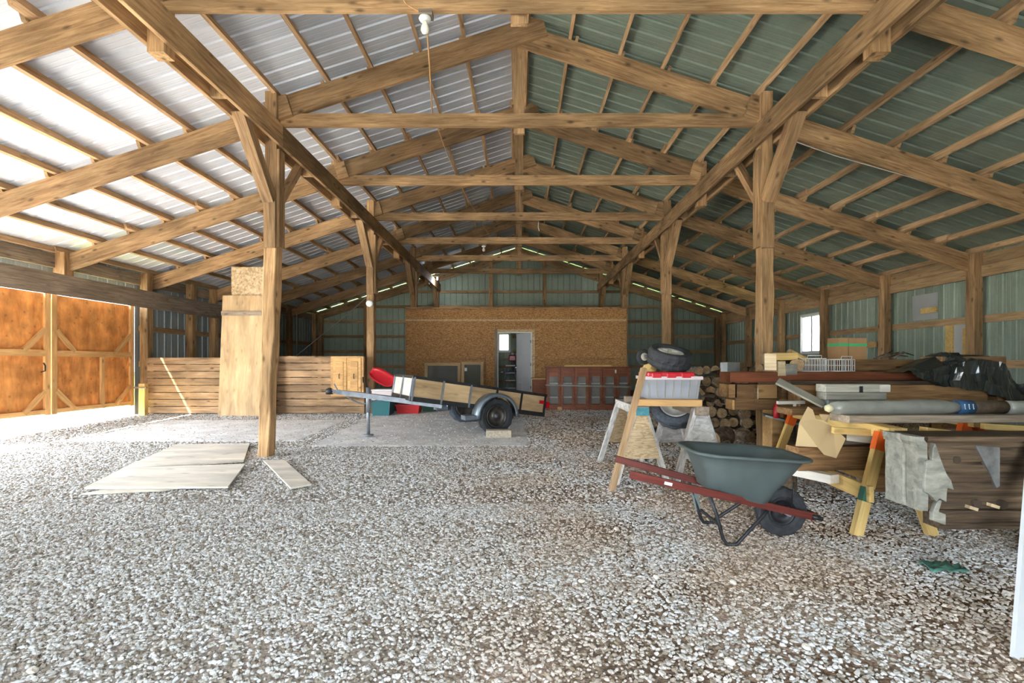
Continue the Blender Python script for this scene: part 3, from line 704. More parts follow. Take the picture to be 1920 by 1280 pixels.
# ---- orange doors
def barn_door(name, y0, y1, label, lower_muntin, hook):
    D = struct(name, label); D['category'] = 'door'
    x = -8.31; z0, z1, zm = 0.40, 2.52, 1.47
    ym = (y0+y1)/2
    box('upper_panel', (0.016, y1-y0, z1-zm), W_DOOR, D, (x-0.03, ym, (z1+zm)/2)); box('lower_panel', (0.016, y1-y0, zm-z0), W_DOOR, D, (x-0.03, ym, (z0+zm)/2))
    for y in (y0+0.05, y1-0.05): plank('stile', (x, y, z0-0.02), (x, y, z1), 0.10, 0.042, W_PINE, D, up=(1,0,0))
    plank('mid_rail', (x+0.002, y0+0.1, zm), (x+0.002, y1-0.1, zm), 0.042, 0.11, W_PINE, D); plank('bottom_rail', (x+0.001, y0+0.1, z0+0.04), (x+0.001, y1-0.1, z0+0.04), 0.04, 0.08, W_PINE, D)
    for (yc, q) in ((y0+0.09, 1), (y1-0.09, -1)):
        plank('corner_brace', (x+0.004, yc, zm+0.42), (x+0.004, yc+q*0.36, zm+0.04), 0.04, 0.08, W_PINE, D)
        plank('corner_brace', (x+0.004, yc, z0+0.40), (x+0.004, yc+q*0.36, z0+0.04), 0.04, 0.08, W_PINE, D)
    if lower_muntin: plank('muntin', (x+0.003, y0+lower_muntin, z0+0.05), (x+0.003, y0+lower_muntin, zm-0.05), 0.08, 0.04, W_PINE, D, up=(1,0,0))
    if hook:
        tube('latch', [(x+0.05, y1-0.16, 1.30), (x+0.08, y1-0.16, 1.25), (x+0.08, y1-0.16, 1.16), (x+0.04, y1-0.20, 1.14)], 0.012, M_BLKMET, D)
    return D
barn_door('door_1', 6.70, 8.50, 'orange plywood sliding barn door with a black latch', None, True)
barn_door('door_2', 8.52, 10.345, 'orange plywood sliding barn door beside the plank stall', 1.05, False)
# ---- chipboard room at the back
wo_ = struct('wall_workshop', 'chipboard partition wall of the back room with a doorway')
YW = 14.64; Z0, Z1 = 0.20, 2.94
def panel(x0, x1, z0, z1): box('osb_panel', (x1-x0-0.006, 0.02, z1-z0-0.006), OSB, wo_, ((x0+x1)/2, YW, (z0+z1)/2))
LX, RX, DX0, DX1, DZ = -3.45, 3.27, -0.66, 0.40, 2.24
for a, b2 in ((LX,-2.23),(-2.23,-1.01),(-1.01,DX0-0.08)): panel(a, b2, Z0, 1.42); panel(a, b2, 1.42, 2.62)
for a, b2 in ((DX1+0.08,1.70),(1.70,2.90),(2.90,RX)): panel(a, b2, Z0, 1.42); panel(a, b2, 1.42, 2.62)
panel(DX0-0.08, DX1+0.08, DZ+0.08, 2.62)
for a, b2 in ((LX,-1.2),(-1.2,1.1),(1.1,RX)): panel(a, b2, 2.62, Z1)
plank('top_plate', (LX, YW-0.02, Z1+0.02), (RX, YW-0.02, Z1+0.02), 0.14, 0.04, W_BEAM, wo_); plank('band_board', (LX, YW-0.018, 2.60), (RX, YW-0.018, 2.60), 0.012, 0.05, OSB2, wo_)
plank('door_casing', (DX0-0.04, YW-0.02, Z0), (DX0-0.04, YW-0.02, DZ+0.08), 0.09, 0.03, W_GREY, wo_, up=(0,1,0)); plank('door_casing', (DX1+0.04, YW-0.02, Z0), (DX1+0.04, YW-0.02, DZ+0.08), 0.09, 0.03, OSB2, wo_, up=(0,1,0))
plank('door_casing', (DX0, YW-0.02, DZ+0.04), (DX1, YW-0.02, DZ+0.04), 0.03, 0.08, OSB2, wo_)
for x in (LX, RX): box('side_wall', (0.02, YB-0.2-YW, Z1-Z0), OSB, wo_, (x, (YW+YB-0.2)/2, (Z0+Z1)/2))
box('loft_deck', (RX-LX, YB-0.2-YW, 0.03), OSB2, wo_, ((LX+RX)/2, (YW+YB-0.2)/2+0.02, Z1))
# white inner door, swung into the room
D3 = struct('door_3', 'white inner door standing open in the chipboard wall'); D3['category'] = 'door'
hin = Vector((DX1-0.02, YW+0.03, 0)); ang = R(180-57)
def dm(u, z, off=0.0): 
    c = Vector((math.cos(ang), math.sin(ang), 0)); nrm = Vector((-c.y, c.x, 0)); p = hin + c*u + nrm*off; return (p.x, p.y, z)
box('leaf', (0.82, 0.04, 2.0), M_WHITEG, D3, dm(0.41, 1.22), (0,0,ang))
for u in (0.22, 0.60):
    for z, h in ((1.80,0.5),(1.05,0.6),(0.45,0.45)): box('raised_panel', (0.26, 0.052, h), M_WHITEG, D3, dm(u, z), (0,0,ang), 0.01)
lathe('knob', [(0.012,-0.05),(0.012,-0.03),(0.03,-0.028),(0.03,0.0)], 12, M_ALLOY, D3, mat_of(dm(0.76,1.15,0.05), (R(90),0,ang)))
for z in (0.55, 1.25, 1.95): box('hinge', (0.03, 0.05, 0.09), M_BLKMET, D3, dm(0.0, z), (0,0,ang))
for a, b2, c, e2 in ((DX0,DX0+0.03,Z0,DZ),(DX1-0.03,DX1,Z0,DZ),(DX0,DX1,DZ-0.03,DZ)): box('jamb', (b2-a, 0.10, e2-c), M_WHITE, D3, ((a+b2)/2, YW+0.05, (c+e2)/2))
# ---- plank stall walls
def stall(label, x0, x1, y, z0, z1, n):
    t = thing('stall_partition', label, 'partition', ((x0+x1)/2, y, z0), group='low plank stall walls')
    h = (z1-z0)/n
    for i in range(n):
        q = random.uniform(-0.004, 0.004)
        plank('plank', (x0, y+q, z0+h*(i+0.5)), (x1, y+q, z0+h*(i+0.5)), 0.036, h-0.014, W_STALL, t)
    for x in (x0+0.06, (x0+x1)/2, x1-0.06): plank('batten', (x, y+0.04, z0-0.04), (x, y+0.04, z1-0.02), 0.09, 0.04, W_GIRT, t, up=(0,1,0))
    return t
stall('low wall of horizontal planks between orange doors and tall plywood sheet', -8.02, -6.3, 10.38, 0.21, 1.42, 8)
stall('low wall of horizontal planks behind the pine cupboard doors', -5.3, -3.34, 10.38, 0.21, 1.45, 8)
t = thing('door_stop_post', 'short yellow wooden post at the foot of the plank stall wall', 'post', (-7.98, 10.2, gz(10.2)))
plank('post', (-7.98, 10.2, gz(10.2)-0.02), (-7.98, 10.2, 0.86), 0.13, 0.10, W_YEL, t, up=(0,1,0)); plank('peg', (-8.15, 10.14, 0.78), (-7.86, 10.14, 0.78), 0.03, 0.03, W_GREY, t)

# ================================================================== OBJECTS
# ---- tall sheets leaning on the stall wall
t = thing('plywood_sheet', 'tall plywood sheet with a dark batten leaning on the stall wall', 'plywood', (-5.75, 10.2, gz(10.2)))
plank('sheet', (-5.74, 10.12, gz(10)), (-5.74, 10.28, 2.74), 1.2, 0.018, W_PLY, t, up=(0,-1,0)); plank('batten', (-6.32, 10.20, 2.35), (-5.45, 10.20, 2.35), 0.03, 0.09, W_GREY, t)
tube('hook', [(-5.26,10.12,0.95),(-5.2,10.10,0.95),(-5.17,10.10,0.91),(-5.2,10.10,0.88)], 0.01, M_BLKMET, t)
o = plank('chipboard_sheet', (-5.82, 10.335, gz(10)), (-5.82, 10.338, 3.36), 0.74, 0.016, OSB2, None, up=(0,-1,0)); tag(o, 'taller chipboard sheet standing behind the plywood sheet', 'chipboard')
# ---- pine cupboard doors
t = thing('cupboard_front', 'pair of pine cupboard doors fixed against the low stall wall', 'cupboard', (-3.67, 10.25, 0.58))
x0, x1, z0, z1 = -4.02, -3.32, 0.58, 1.44
box('carcass', (x1-x0, 0.10, z1-z0), W_PINE, t, ((x0+x1)/2, 10.302, (z0+z1)/2))
for a, b2 in ((x0+0.05, (x0+x1)/2-0.01), ((x0+x1)/2+0.01, x1-0.05)):
    dd = box('door', (b2-a, 0.022, z1-z0-0.06), W_PINE, t, ((a+b2)/2, 10.249, (z0+z1)/2), bev=0.004)
    box('raised_panel', (b2-a-0.12, 0.02, z1-z0-0.22), W_PINE, dd, ((a+b2)/2, 10.236, (z0+z1)/2), bev=0.009)
    tube('handle', [((a+b2)/2, 10.235, 0.96), ((a+b2)/2, 10.20, 0.98), ((a+b2)/2, 10.20, 1.05), ((a+b2)/2, 10.235, 1.07)], 0.008, M_BLKMET, dd)
# ---- pale plywood on the gravel
def quad_board(name, pts, th, mat, label, cat, group=None, lift=0.022):
    """pts: four floor points; a flat board lying on the stones"""
    vs = [(x, y, gz(y)+lift+th) for x, y in pts] + [(x, y, gz(y)+lift) for x, y in pts]
    cx = sum(p[0] for p in pts)/4; cy = sum(p[1] for p in pts)/4; cz = gz(cy)+lift
    vs = [(a-cx, b-cy, c-cz) for a, b, c in vs]
    o = obj(name, mesh(name, vs, [(0,1,2,3),(7,6,5,4),(0,4,5,1),(1,5,6,2),(2,6,7,3),(3,7,4,0)], mat), None, Matrix.Translation((cx,cy,cz)))
    return tag(o, label, cat, group)
def gp(px, py):                                       # where a floor pixel lies on the rising floor
    d = (CH+0.126)*FPX / (py - VY + 0.03*FPX); return (PX(px, d), d)
quad_board('plywood_board', [gp(150,930), gp(300,923), gp(430,905), gp(300,900)], 0.012, W_PLYW, 'thin pale board mostly hidden under another sheet on the gravel', 'plywood', lift=0.01)
quad_board('plywood_board', [gp(158,922), gp(428,920), gp(460,876), gp(232,884)], 0.02, W_PLYW, 'wide pale plywood sheet on the gravel, chipped along its front edge', 'plywood', lift=0.026)
quad_board('plywood_board', [gp(228,884), gp(457,869), gp(468,836), gp(330,838)], 0.02, W_PLYW, 'pale plywood sheet on the gravel touching the leaning post', 'plywood', lift=0.02)
quad_board('plywood_board', [gp(545,921), gp(584,914), gp(533,867), gp(494,868)], 0.016, W_PLYW, 'narrow pale board lying alone beside the foot of the leaning post', 'board')
# ---- cargo trailer
TL, TW, TH = 2.42, 1.17, 0.375
yaw = R(28); pitch = math.atan(0.153)
u = Vector((math.cos(yaw), math.sin(yaw), 0)); vv = Vector((-math.sin(yaw), math.cos(yaw), 0))
c0 = Vector((-1.69, 7.52, 0.707))                     # near front lower corner of the box
tr = thing('cargo_trailer', 'small wooden sided utility trailer resting on its tongue jack', 'trailer', (-0.75, 8.4, gz(8.4)))
ux = (u*math.cos(pitch) - Vector((0,0,math.sin(pitch)))).normalized(); uz = vv.cross(ux)*-1
uz = ux.cross(vv)
def TP(a, b2, c): p = c0 + ux*a + vv*b2 + uz*c; return (p.x, p.y, p.z)
if uz.z < 0: uz = -uz
UP = tuple(uz)
plank('floor_board', TP(0,TW/2,0.02), TP(TL,TW/2,0.02), TW-0.04, 0.02, W_GREY, tr, up=UP)
for b2, nm in ((0.0,'side'),(TW,'side')):
    q = -1 if b2 == 0 else 1
    for i in range(5):
        a0 = TL*i/5; a1 = TL*(i+1)/5
        plank('side_panel', TP(a0+0.01,b2,TH/2+0.02), TP(a1-0.01,b2,TH/2+0.02), 0.016, TH-0.09, W_PLY, tr, up=UP)
    plank('top_rail', TP(-0.03,b2,TH), TP(TL+0.03,b2,TH), 0.06, 0.045, M_BLKMET, tr, up=UP); plank('bottom_rail', TP(-0.03,b2,0.03), TP(TL+0.03,b2,0.03), 0.05, 0.075, M_BLKMET, tr, up=UP)
    for i in range(6): plank('upright', TP(TL*i/5,b2+q*0.02,0.0), TP(TL*i/5,b2+q*0.02,TH), 0.03, 0.03, M_GALV if i in (0,1,2) else M_BLKMET, tr, up=tuple(ux))
for a, nm in ((0.0,'front_panel'),(TL,'tail_panel')):
    for i in range(2): plank(nm, TP(a,TW*i/2+0.015,TH/2+0.02), TP(a,TW*(i+1)/2-0.015,TH/2+0.02), 0.016, TH-0.09, W_PLYW if a == 0 else W_PLY, tr, up=UP)
    plank('end_rail', TP(a,0,TH), TP(a,TW,TH), 0.05, 0.045, M_BLKMET, tr, up=UP); plank('end_rail', TP(a,0,0.03), TP(a,TW,0.03), 0.05, 0.07, M_BLKMET, tr, up=UP)
    for i in range(3): plank('upright', TP(a-(0.02 if a == 0 else -0.02),TW*i/2,0.0), TP(a-(0.02 if a == 0 else -0.02),TW*i/2,TH), 0.03, 0.03, M_GALV, tr, up=tuple(ux))
# tongue: two converging rails and a coupler
apex = TP(-1.02, TW/2, -0.02)
for b2 in (0.1, TW-0.1): plank('tongue_rail', TP(0.55, b2, -0.03), apex, 0.05, 0.075, M_GALV, tr)
ap = Vector(apex); tongue_dir = -ux
plank('coupler', tuple(ap + ux*0.12), tuple(ap - ux*0.12), 0.09, 0.06, M_GALV, tr); lathe('coupler_socket', [(0.055,-0.05),(0.06,0.0),(0.05,0.03),(0.02,0.05)], 14, M_BLKMET, tr, Matrix.Translation(ap - ux*0.12))
plank('coupler_latch', tuple(ap + Vector((0,0,0.03))), tuple(ap - ux*0.05 + Vector((0,0,0.12))), 0.03, 0.02, M_GALV, tr)
jp = Vector(TP(-0.52, TW/2, 0)); jz = gz(jp.y)+0.03
cyl('jack_leg', (jp.x, jp.y-0.09, jz), (jp.x, jp.y-0.09, jp.z+0.02), 0.026, M_GALV, tr, 14); cyl('jack_sleeve', (jp.x, jp.y-0.09, jp.z-0.28), (jp.x, jp.y-0.09, jp.z+0.12), 0.036, M_GALV, tr, 14)
lathe('jack_foot', [(0.085,0),(0.085,0.012),(0.03,0.02)], 18, M_GALV, tr, Matrix.Translation((jp.x, jp.y-0.09, jz)))
tube('jack_crank', [(jp.x, jp.y-0.09, jp.z+0.10), (jp.x-0.04, jp.y-0.10, jp.z+0.19), (jp.x-0.08, jp.y-0.10, jp.z+0.20), (jp.x-0.085, jp.y-0.10, jp.z+0.29)], 0.010, M_BLKMET, tr)
pts = [Vector(apex) + ux*0.15 + Vector((0,-0.06,-0.03)) + ux*(0.5*s/14) + Vector((0, 0, -0.10*math.sin(math.pi*s/14)-0.01*(s%2))) for s in range(15)]
tube('safety_chain', pts, 0.012, M_GALV, tr, 6)
def tyre(parent, M, r, w, rt, rubber, rim, lugs=True, spokes=0):
    T = obj('tyre', tyre_mesh(r, w, rt, rubber), parent, M)
    h = w*0.5
    prof = [(0.0,-h*0.25),(rt*0.35,-h*0.28),(rt*0.45,-h*0.10),(rt*0.80,-h*0.30),(rt*0.88,-h*0.62),(rt*1.02,-h*0.72),(rt*1.02,h*0.72),(rt*0.8,h*0.5),(0.0,h*0.4)]
    lathe('rim', prof, 28, rim, parent, M)
    lathe('hub_cap', [(0.0,-h*0.55),(rt*0.16,-h*0.5),(rt*0.18,-h*0.2),(rt*0.18,0)], 16, M_GALV if spokes == 0 else rim, parent, M)
    for i in range(spokes):
        a = 2*math.pi*i/spokes
        p0 = M @ Vector((math.cos(a)*rt*0.12, math.sin(a)*rt*0.12, -h*0.42)); p1 = M @ Vector((math.cos(a)*rt*0.95, math.sin(a)*rt*0.95, -h*0.55))
        plank('spoke', p0, p1, rt*0.24, 0.03, rim, parent, up=tuple(M.to_3x3() @ Vector((0,0,1))))
    return T
TYC = {}
def tyre_mesh(r, w, rt, mat):
    key = (round(r,3), round(w,3), round(rt,3), mat.name)
    if key in TYC: return TYC[key]
    n = 56; h = w/2
    prof = [(rt,-h*0.70),(rt+(r-rt)*0.25,-h*0.98),(rt+(r-rt)*0.7,-h),(r*0.955,-h*0.90),(r,-h*0.62),(r,-h*0.2),(r*0.975,-h*0.17),(r*0.975,h*0.17),(r,h*0.2),(r,h*0.62),(r*0.955,h*0.90),(rt+(r-rt)*0.7,h),(rt+(r-rt)*0.25,h*0.98),(rt,h*0.70)]
    vs, fs = [], []
    for k, (q, z) in enumerate(prof):
        for i in range(n):
            a = 2*math.pi*i/n; qq = q
            if 3 <= k <= 10 and (i // 2 + (k > 6)) % 2: qq = q*0.972
            vs.append((qq*math.cos(a), qq*math.sin(a), z))
    m = len(prof)
    for k in range(m):
        k2 = (k+1) % m
        for i in range(n):
            j = (i+1) % n; fs.append((k*n+i, k*n+j, k2*n+j, k2*n+i))
    TYC[key] = mesh('tyre', vs, fs, mat); return TYC[key]
RT = 0.305
for b2, q in ((-0.13, -1), (TW+0.13, 1)):
    wc = Vector(TP(1.41, b2, 0)); wc.z = gz(wc.y) + RT - 0.01
    ax = (vv*(-q)).normalized()                       # outward face along -Z of the tyre
    M = ax.to_track_quat('-Z', 'Y').to_matrix().to_4x4() if False else (vv*q).to_track_quat('-Z', 'Y').to_matrix().to_4x4()
    M.translation = wc
    wheel = obj('wheel', mesh('axle_hub', *[[(0.03*math.cos(2*math.pi*i/10), 0.03*math.sin(2*math.pi*i/10), z) for z in (-0.02, 0.14) for i in range(10)], [tuple(range(10)), tuple(range(19,9,-1))] + [(i, 10+i, 10+(i+1)%10, (i+1)%10) for i in range(10)]], M_BLKMET), tr, M)
    tyre(wheel, M, RT, 0.20, RT*0.60, M_TYRE if q < 0 else M_TYREG, M_RIM)
    # fender: a curved band with a side lip and a step
    vs, fs = [], []; n = 18
    for i in range(n+1):
        a = math.pi*(1.02 - 1.04*i/n)
        for rr, bb in ((RT+0.075, -0.11*q*-1), (RT+0.075, 0.13*q*-1*-1), (RT+0.015, 0.13*q)):
            pass
        for rr, bb in ((RT+0.07, -0.12), (RT+0.07, 0.12), (RT+0.02, 0.125)):
            p = wc + u*(math.cos(a)*rr) + vv*(q*bb) + Vector((0,0,math.sin(a)*rr)); vs.append(p)
    for i in range(n):
        for k in range(2): fs.append((3*i+k, 3*i+3+k, 3*i+4+k, 3*i+1+k))
    fd = obj('fender', mesh('fender', vs, fs, M_FENDER, True), tr)
    sm_ = fd.modifiers.new('thickness', 'SOLIDIFY'); sm_.thickness = 0.006
    pA = wc - u*(RT+0.07) + Vector((0,0,-0.0)); plank('fender_step', pA - u*0.20, pA + u*0.02, 0.20, 0.07, M_FENDER, fd)
axl = Vector(TP(1.41, 0, 0)); 
pa = Vector(TP(1.41,-0.1,0)); pb = Vector(TP(1.41,TW+0.1,0)); pa.z = gz(pa.y)+RT; pb.z = gz(pb.y)+RT
cyl('axle', pa, pb, 0.03, M_RIM, tr, 10)
for b2 in (0.12, TW-0.12): 
    a = Vector(TP(1.1,b2,0)); c = Vector(TP(1.41,b2,0)); c.z = gz(c.y)+RT+0.04; e2 = Vector(TP(1.85,b2,0))
    tube('leaf_spring', [a, (a+c)/2 - Vector((0,0,0.02)), c, (c+e2)/2 - Vector((0,0,0.02)), e2], 0.022, M_RIM, tr, 6)
plank('tail_light', TP(TL+0.03,-0.02,TH*0.55), TP(TL+0.09,-0.02,TH*0.55), 0.06, 0.11, M_TRED, tr, up=UP); plank('tail_light', TP(TL-0.12,-0.035,TH*0.66), TP(TL-0.02,-0.035,TH*0.66), 0.01, 0.06, M_TRED, tr, up=UP)
# blocks chocking the wheel
o = box('concrete_block', (0.40, 0.19, 0.12), M_CBLOCK, None, (PX(935,7.72), 7.72, gz(7.72)+0.06), (0,0,R(4)), 0.006); tag(o, 'rough concrete block wedged against the trailer wheel', 'block')
# ---- tubs and sled behind the trailer
def tub(label, cx, cy, w, d_, h, mat, lid=None, rim=True, z0=None):
    z0 = gz(cy) if z0 is None else z0
    t = thing('storage_tub', label, 'tub', (cx, cy, z0), local=True)
    a, b2, s = w/2, d_/2, 0.86
    vs = [(-a*s,-b2*s,0),(a*s,-b2*s,0),(a*s,b2*s,0),(-a*s,b2*s,0),(-a,-b2,h),(a,-b2,h),(a,b2,h),(-a,b2,h),
          (-a+.01,-b2+.01,h),(a-.01,-b2+.01,h),(a-.01,b2-.01,h),(-a+.01,b2-.01,h),(-a*s+.01,-b2*s+.01,.01),(a*s-.01,-b2*s+.01,.01),(a*s-.01,b2*s-.01,.01),(-a*s+.01,b2*s-.01,.01)]
    fs = [(3,2,1,0)] + [(i,(i+1)%4,4+(i+1)%4,4+i) for i in range(4)] + [(4+i,4+(i+1)%4,8+(i+1)%4,8+i) for i in range(4)] + [(8+i,8+(i+1)%4,12+(i+1)%4,12+i) for i in range(4)] + [(12,13,14,15)]
    obj('body', mesh('tub', vs, fs, mat), t)
    if lid: box('lid', (w+0.03, d_+0.03, 0.03), lid, t, (0,0,h+0.012), bev=0.006)
    else:
        for (sx, sy, lx, ly) in ((w+0.03,0.02,0,-b2),(w+0.03,0.02,0,b2),(0.02,d_,-a,0),(0.02,d_,a,0)): box('rim', (sx, sy, 0.025), mat, t, (lx, ly, h-0.01))
    return t
tub('teal plastic storage tub beside the post behind the trailer tongue', PX(719,10.3), 10.3, 0.40, 0.45, 0.30, M_TEAL, M_TEAL)
tub('red plastic tub on the ground behind the trailer tongue', PX(768,10.6), 10.6, 0.52, 0.40, 0.20, M_REDT)
tub('black plastic tub between the teal and the red tub', PX(744,11.0), 11.0, 0.30, 0.35, 0.24, M_BLACKP)
tub('dark green plastic tub under the trailer bed', PX(806,10.9), 10.9, 0.32, 0.35, 0.24, M_GREEN)
t = thing('foam_crate', 'pinkish white foam crate on top of the teal tub', 'crate', (PX(716,10.25), 10.25, gz(10.3)+0.33), local=True)
box('body', (0.44,0.34,0.20), plain('pinkish_foam', (0.72,0.62,0.62), 0.7), t, (0.05,0,0.10), bev=0.01); box('lid', (0.46,0.36,0.03), plain('white_foam', (0.8,0.78,0.77), 0.7), t, (0.05,0,0.213), bev=0.006)
# red sled: a shallow dished shell tipped on its end
vs, fs = [], []; nu, nv = 12, 7
for i in range(nu+1):
    a = i/nu; L_ = -0.42 + 0.84*a; wd = 0.24*(1-abs(2*a-1)**3*0.55); up_ = 0.12*max(0, (a-0.72)/0.28)**2
    for j in range(nv+1):
        b2 = 2*j/nv - 1; vs.append((L_, wd*b2, up_ + 0.055*abs(b2)**3))
for i in range(nu):
    for j in range(nv): a = i*(nv+1)+j; fs.append((a, a+nv+1, a+nv+2, a+1))
sled = obj('sled', mesh('sled', vs, fs, M_RED, True), None, mat_of((PX(716,10.15), 10.2, 0.98), (R(60), R(30), R(5))) @ Matrix.Scale(0.68, 4))
tag(sled, 'red plastic sled tipped up beside the timber post behind the trailer', 'sled')
q = sled.modifiers.new('thickness', 'SOLIDIFY'); q.thickness = 0.008
# ---- window sashes leaning on the chipboard wall
def sash(label, x0, x1, z1, mull):
    y = 14.45
    t = thing('window_sash', label, 'window sash', ((x0+x1)/2, y, gz(y)))
    z0 = gz(y); f = 0.09
    def yy(z): return y + 0.13*(z-z0)/1.1
    for (a, b2) in ((x0+f/2, x0+f/2), (x1-f/2, x1-f/2)): plank('stile', (a, yy(z0), z0), (b2, yy(z1), z1), f, 0.05, W_PLY, t, up=(0,1,0))
    for z in (z0+f/2, z1-f/2): plank('rail', (x0+f, yy(z), z), (x1-f, yy(z), z), 0.05, f, W_PLY, t, up=(0,0.13/1.1,1))
    plank('pane', ((x0+x1)/2, yy(z0+f), z0+f), ((x0+x1)/2, yy(z1-f), z1-f), x1-x0-2*f, 0.006, M_DGLASS, t, up=(0,1,0))
    return t
sash('wide wooden framed glazed sash leaning on the chipboard wall', PX(795,14.45), PX(863,14.45), 1.30, 1)
s2 = sash('narrow wooden framed glazed sash with a paper sticker leaning on the chipboard wall', PX(862,14.4)+0.03, PX(906,14.4), 1.33, 1)
o = box('sticker', (0.07,0.002,0.10), M_WHITE, s2, (PX(873,14.45), 14.50, 1.10), (R(-6),0,0))
# ---- red brown glazed cabinet
t = thing('glazed_cabinet', 'long reddish brown cabinet with six glass doors and white shelves', 'cabinet', (PX(1102,11.2), 11.4, gz(11)))
cx0, cx1, cy, cz0, cz1 = PX(1025,11.1), PX(1182,11.1), 11.1, 0.20, 1.20
box('top', (cx1-cx0+0.05, 0.44, 0.03), W_RED, t, ((cx0+cx1)/2, cy+0.18, cz1)); box('bottom', (cx1-cx0, 0.40, 0.04), W_RED, t, ((cx0+cx1)/2, cy+0.2, cz0+0.02)); box('back', (cx1-cx0, 0.015, cz1-cz0), W_RED, t, ((cx0+cx1)/2, cy+0.39, (cz0+cz1)/2))
for x in (cx0+0.01, (cx0+cx1)/2, cx1-0.01): box('side', (0.025, 0.38, cz1-cz0-0.04), W_RED, t, (x, cy+0.2, (cz0+cz1)/2))
for z in (0.50, 0.82): box('shelf', (cx1-cx0-0.06, 0.30, 0.025), M_WHITE, t, ((cx0+cx1)/2, cy+0.22, z))
for i in range(6):
    a = cx0 + (cx1-cx0)*i/6; b2 = cx0 + (cx1-cx0)*(i+1)/6; f = 0.058
    dr = box('door', (f, 0.03, cz1-cz0-0.04), W_RED, t, (a+f/2+0.003, cy, (cz0+cz1)/2))
    box('stile', (f, 0.03, cz1-cz0-0.04), W_RED, dr, (b2-f/2-0.003, cy, (cz0+cz1)/2))
    box('rail', (b2-a-2*f, 0.03, 0.19), W_RED, dr, ((a+b2)/2, cy, cz1-0.12)); box('rail', (b2-a-2*f, 0.03, 0.12), W_RED, dr, ((a+b2)/2, cy, cz0+0.08))
    box('pane', (b2-a-2*f, 0.004, cz1-cz0-0.34), M_CGLASS, dr, ((a+b2)/2, cy, (cz0+cz1)/2-0.02))
o = plank('wood_strip', (cx0-0.03, cy-0.03, 0.79), (cx1+0.04, cy-0.03, 0.74), 0.02, 0.035, W_PALE, None); tag(o, 'thin pale wooden strip laid across the front of the glazed cabinet', 'strip')
o = plank('wood_strip', (PX(1058,11.2), 11.25, cz1+0.03), (PX(1146,11.2), 11.25, cz1+0.03), 0.16, 0.03, W_YEL, None); tag(o, 'yellow board lying on top of the glazed cabinet', 'board')
o = box('paper_tag', (0.035,0.003,0.075), plain('tag_paper', (0.55,0.60,0.45), 0.7), t, (PX(1154,11.1), cy-0.018, 1.10))
o = plank('skid', (cx0-0.08, cy-0.1, 0.20), (cx1+0.1, cy-0.1, 0.175), 0.05, 0.035, W_PALE, t)
for x in (cx0+0.3, cx1-0.25): box('foot_block', (0.1,0.3,0.16), W_PINE, t, (x, cy+0.12, gz(11)+0.0))
t = thing('side_drawer_unit', 'low red brown drawer unit beyond the trailer tail', 'drawers', (PX(1010,13.2), 13.4, gz(13)))
a, b2 = PX(999,13.2), PX(1030,13.2)
box('carcass', (b2-a, 0.5, 0.62), W_RED, t, ((a+b2)/2, 13.45, 0.52)); box('top', (b2-a+0.06, 0.54, 0.03), W_PINE, t, ((a+b2)/2, 13.44, 0.86))
for z in (0.36, 0.62): 
    dd = box('drawer', (b2-a-0.06, 0.02, 0.20), W_RED, t, ((a+b2)/2, 13.19, z), bev=0.004); box('knob', (0.03,0.03,0.03), M_BLKMET, dd, ((a+b2)/2, 13.17, z), bev=0.006)
# ---- things in the back room
t = thing('step_ladder', 'small silver step ladder inside the chipboard room', 'ladder', (PX(957,16.3), 16.3, gz(16)), local=True)
for x in (-0.2, 0.2):
    plank('front_rail', (x, -0.25, 0), (x*0.7, 0.08, 1.0), 0.03, 0.06, M_GALV, t); plank('rear_rail', (x, 0.4, 0), (x*0.7, 0.12, 0.95), 0.03, 0.04, M_GALV, t)
for i in range(3): plank('tread', (-0.19, -0.2+0.09*i+0.04, 0.25*(i+1)), (0.19, -0.2+0.09*i+0.04, 0.25*(i+1)), 0.09, 0.03, M_GALV, t)
box('top_cap', (0.32, 0.16, 0.04), M_WHITE, t, (0, 0.1, 1.0), bev=0.006)
t = thing('drill_press', 'red bench machine with a pale knob standing in the back room', 'machine', (PX(961,17.2), 17.2, 0.970), local=True)
box('base', (0.34,0.30,0.05), M_BLKMET, t, (0,0,0.025)); cyl('column', (0,0.08,0.05), (0,0.08,0.6), 0.04, M_GALV, t); box('head', (0.26,0.36,0.22), M_REDT, t, (0,0,0.5), bev=0.03); cyl('motor', (0,0.22,0.4), (0,0.22,0.62), 0.09, M_REDT, t); cyl('chuck', (0,-0.08,0.28), (0,-0.08,0.40), 0.03, M_GALV, t); lathe('knob', [(0,0.60),(0.04,0.61),(0.05,0.65),(0.03,0.69),(0,0.70)], 14, M_WHITE, t)
t = thing('workbench', 'plain wooden workbench against the far wall of the back room', 'bench', (-0.3, 17.3, gz(16)), local=True)
box('top', (2.0,0.6,0.05), W_GREY, t, (0,0,0.74))
for x in (-0.9,0.9):
    for y in (-0.24,0.24): plank('leg', (x,y,0), (x,y,0.72), 0.08, 0.08, W_GREY, t, up=(0,1,0))
t = thing('wall_shelf', 'rough shelf with coiled wire on the far wall of the back room', 'shelf', (-0.5, 19.1, 1.42), local=True)
box('board', (1.6,0.24,0.03), W_GREY, t, (0,0,0))
for x in (-0.6,0.6): plank('bracket', (x,0.11,-0.22), (x,-0.08,-0.02), 0.03, 0.03, W_GREY, t)
for i in range(3):
    c = (-0.45+0.40*i, 19.05, 1.49+0.0); pts = [(c[0]+0.15*math.cos(a*0.7), c[1]+0.08*math.sin(a*0.7), c[2]+0.012*a*0.6) for a in range(28)]
    o = tube('wire_coil', pts, 0.010, M_ROPE, None, 6); tag(o, 'coil of pale wire on the back room shelf', 'wire', 'wire coils on the shelf')
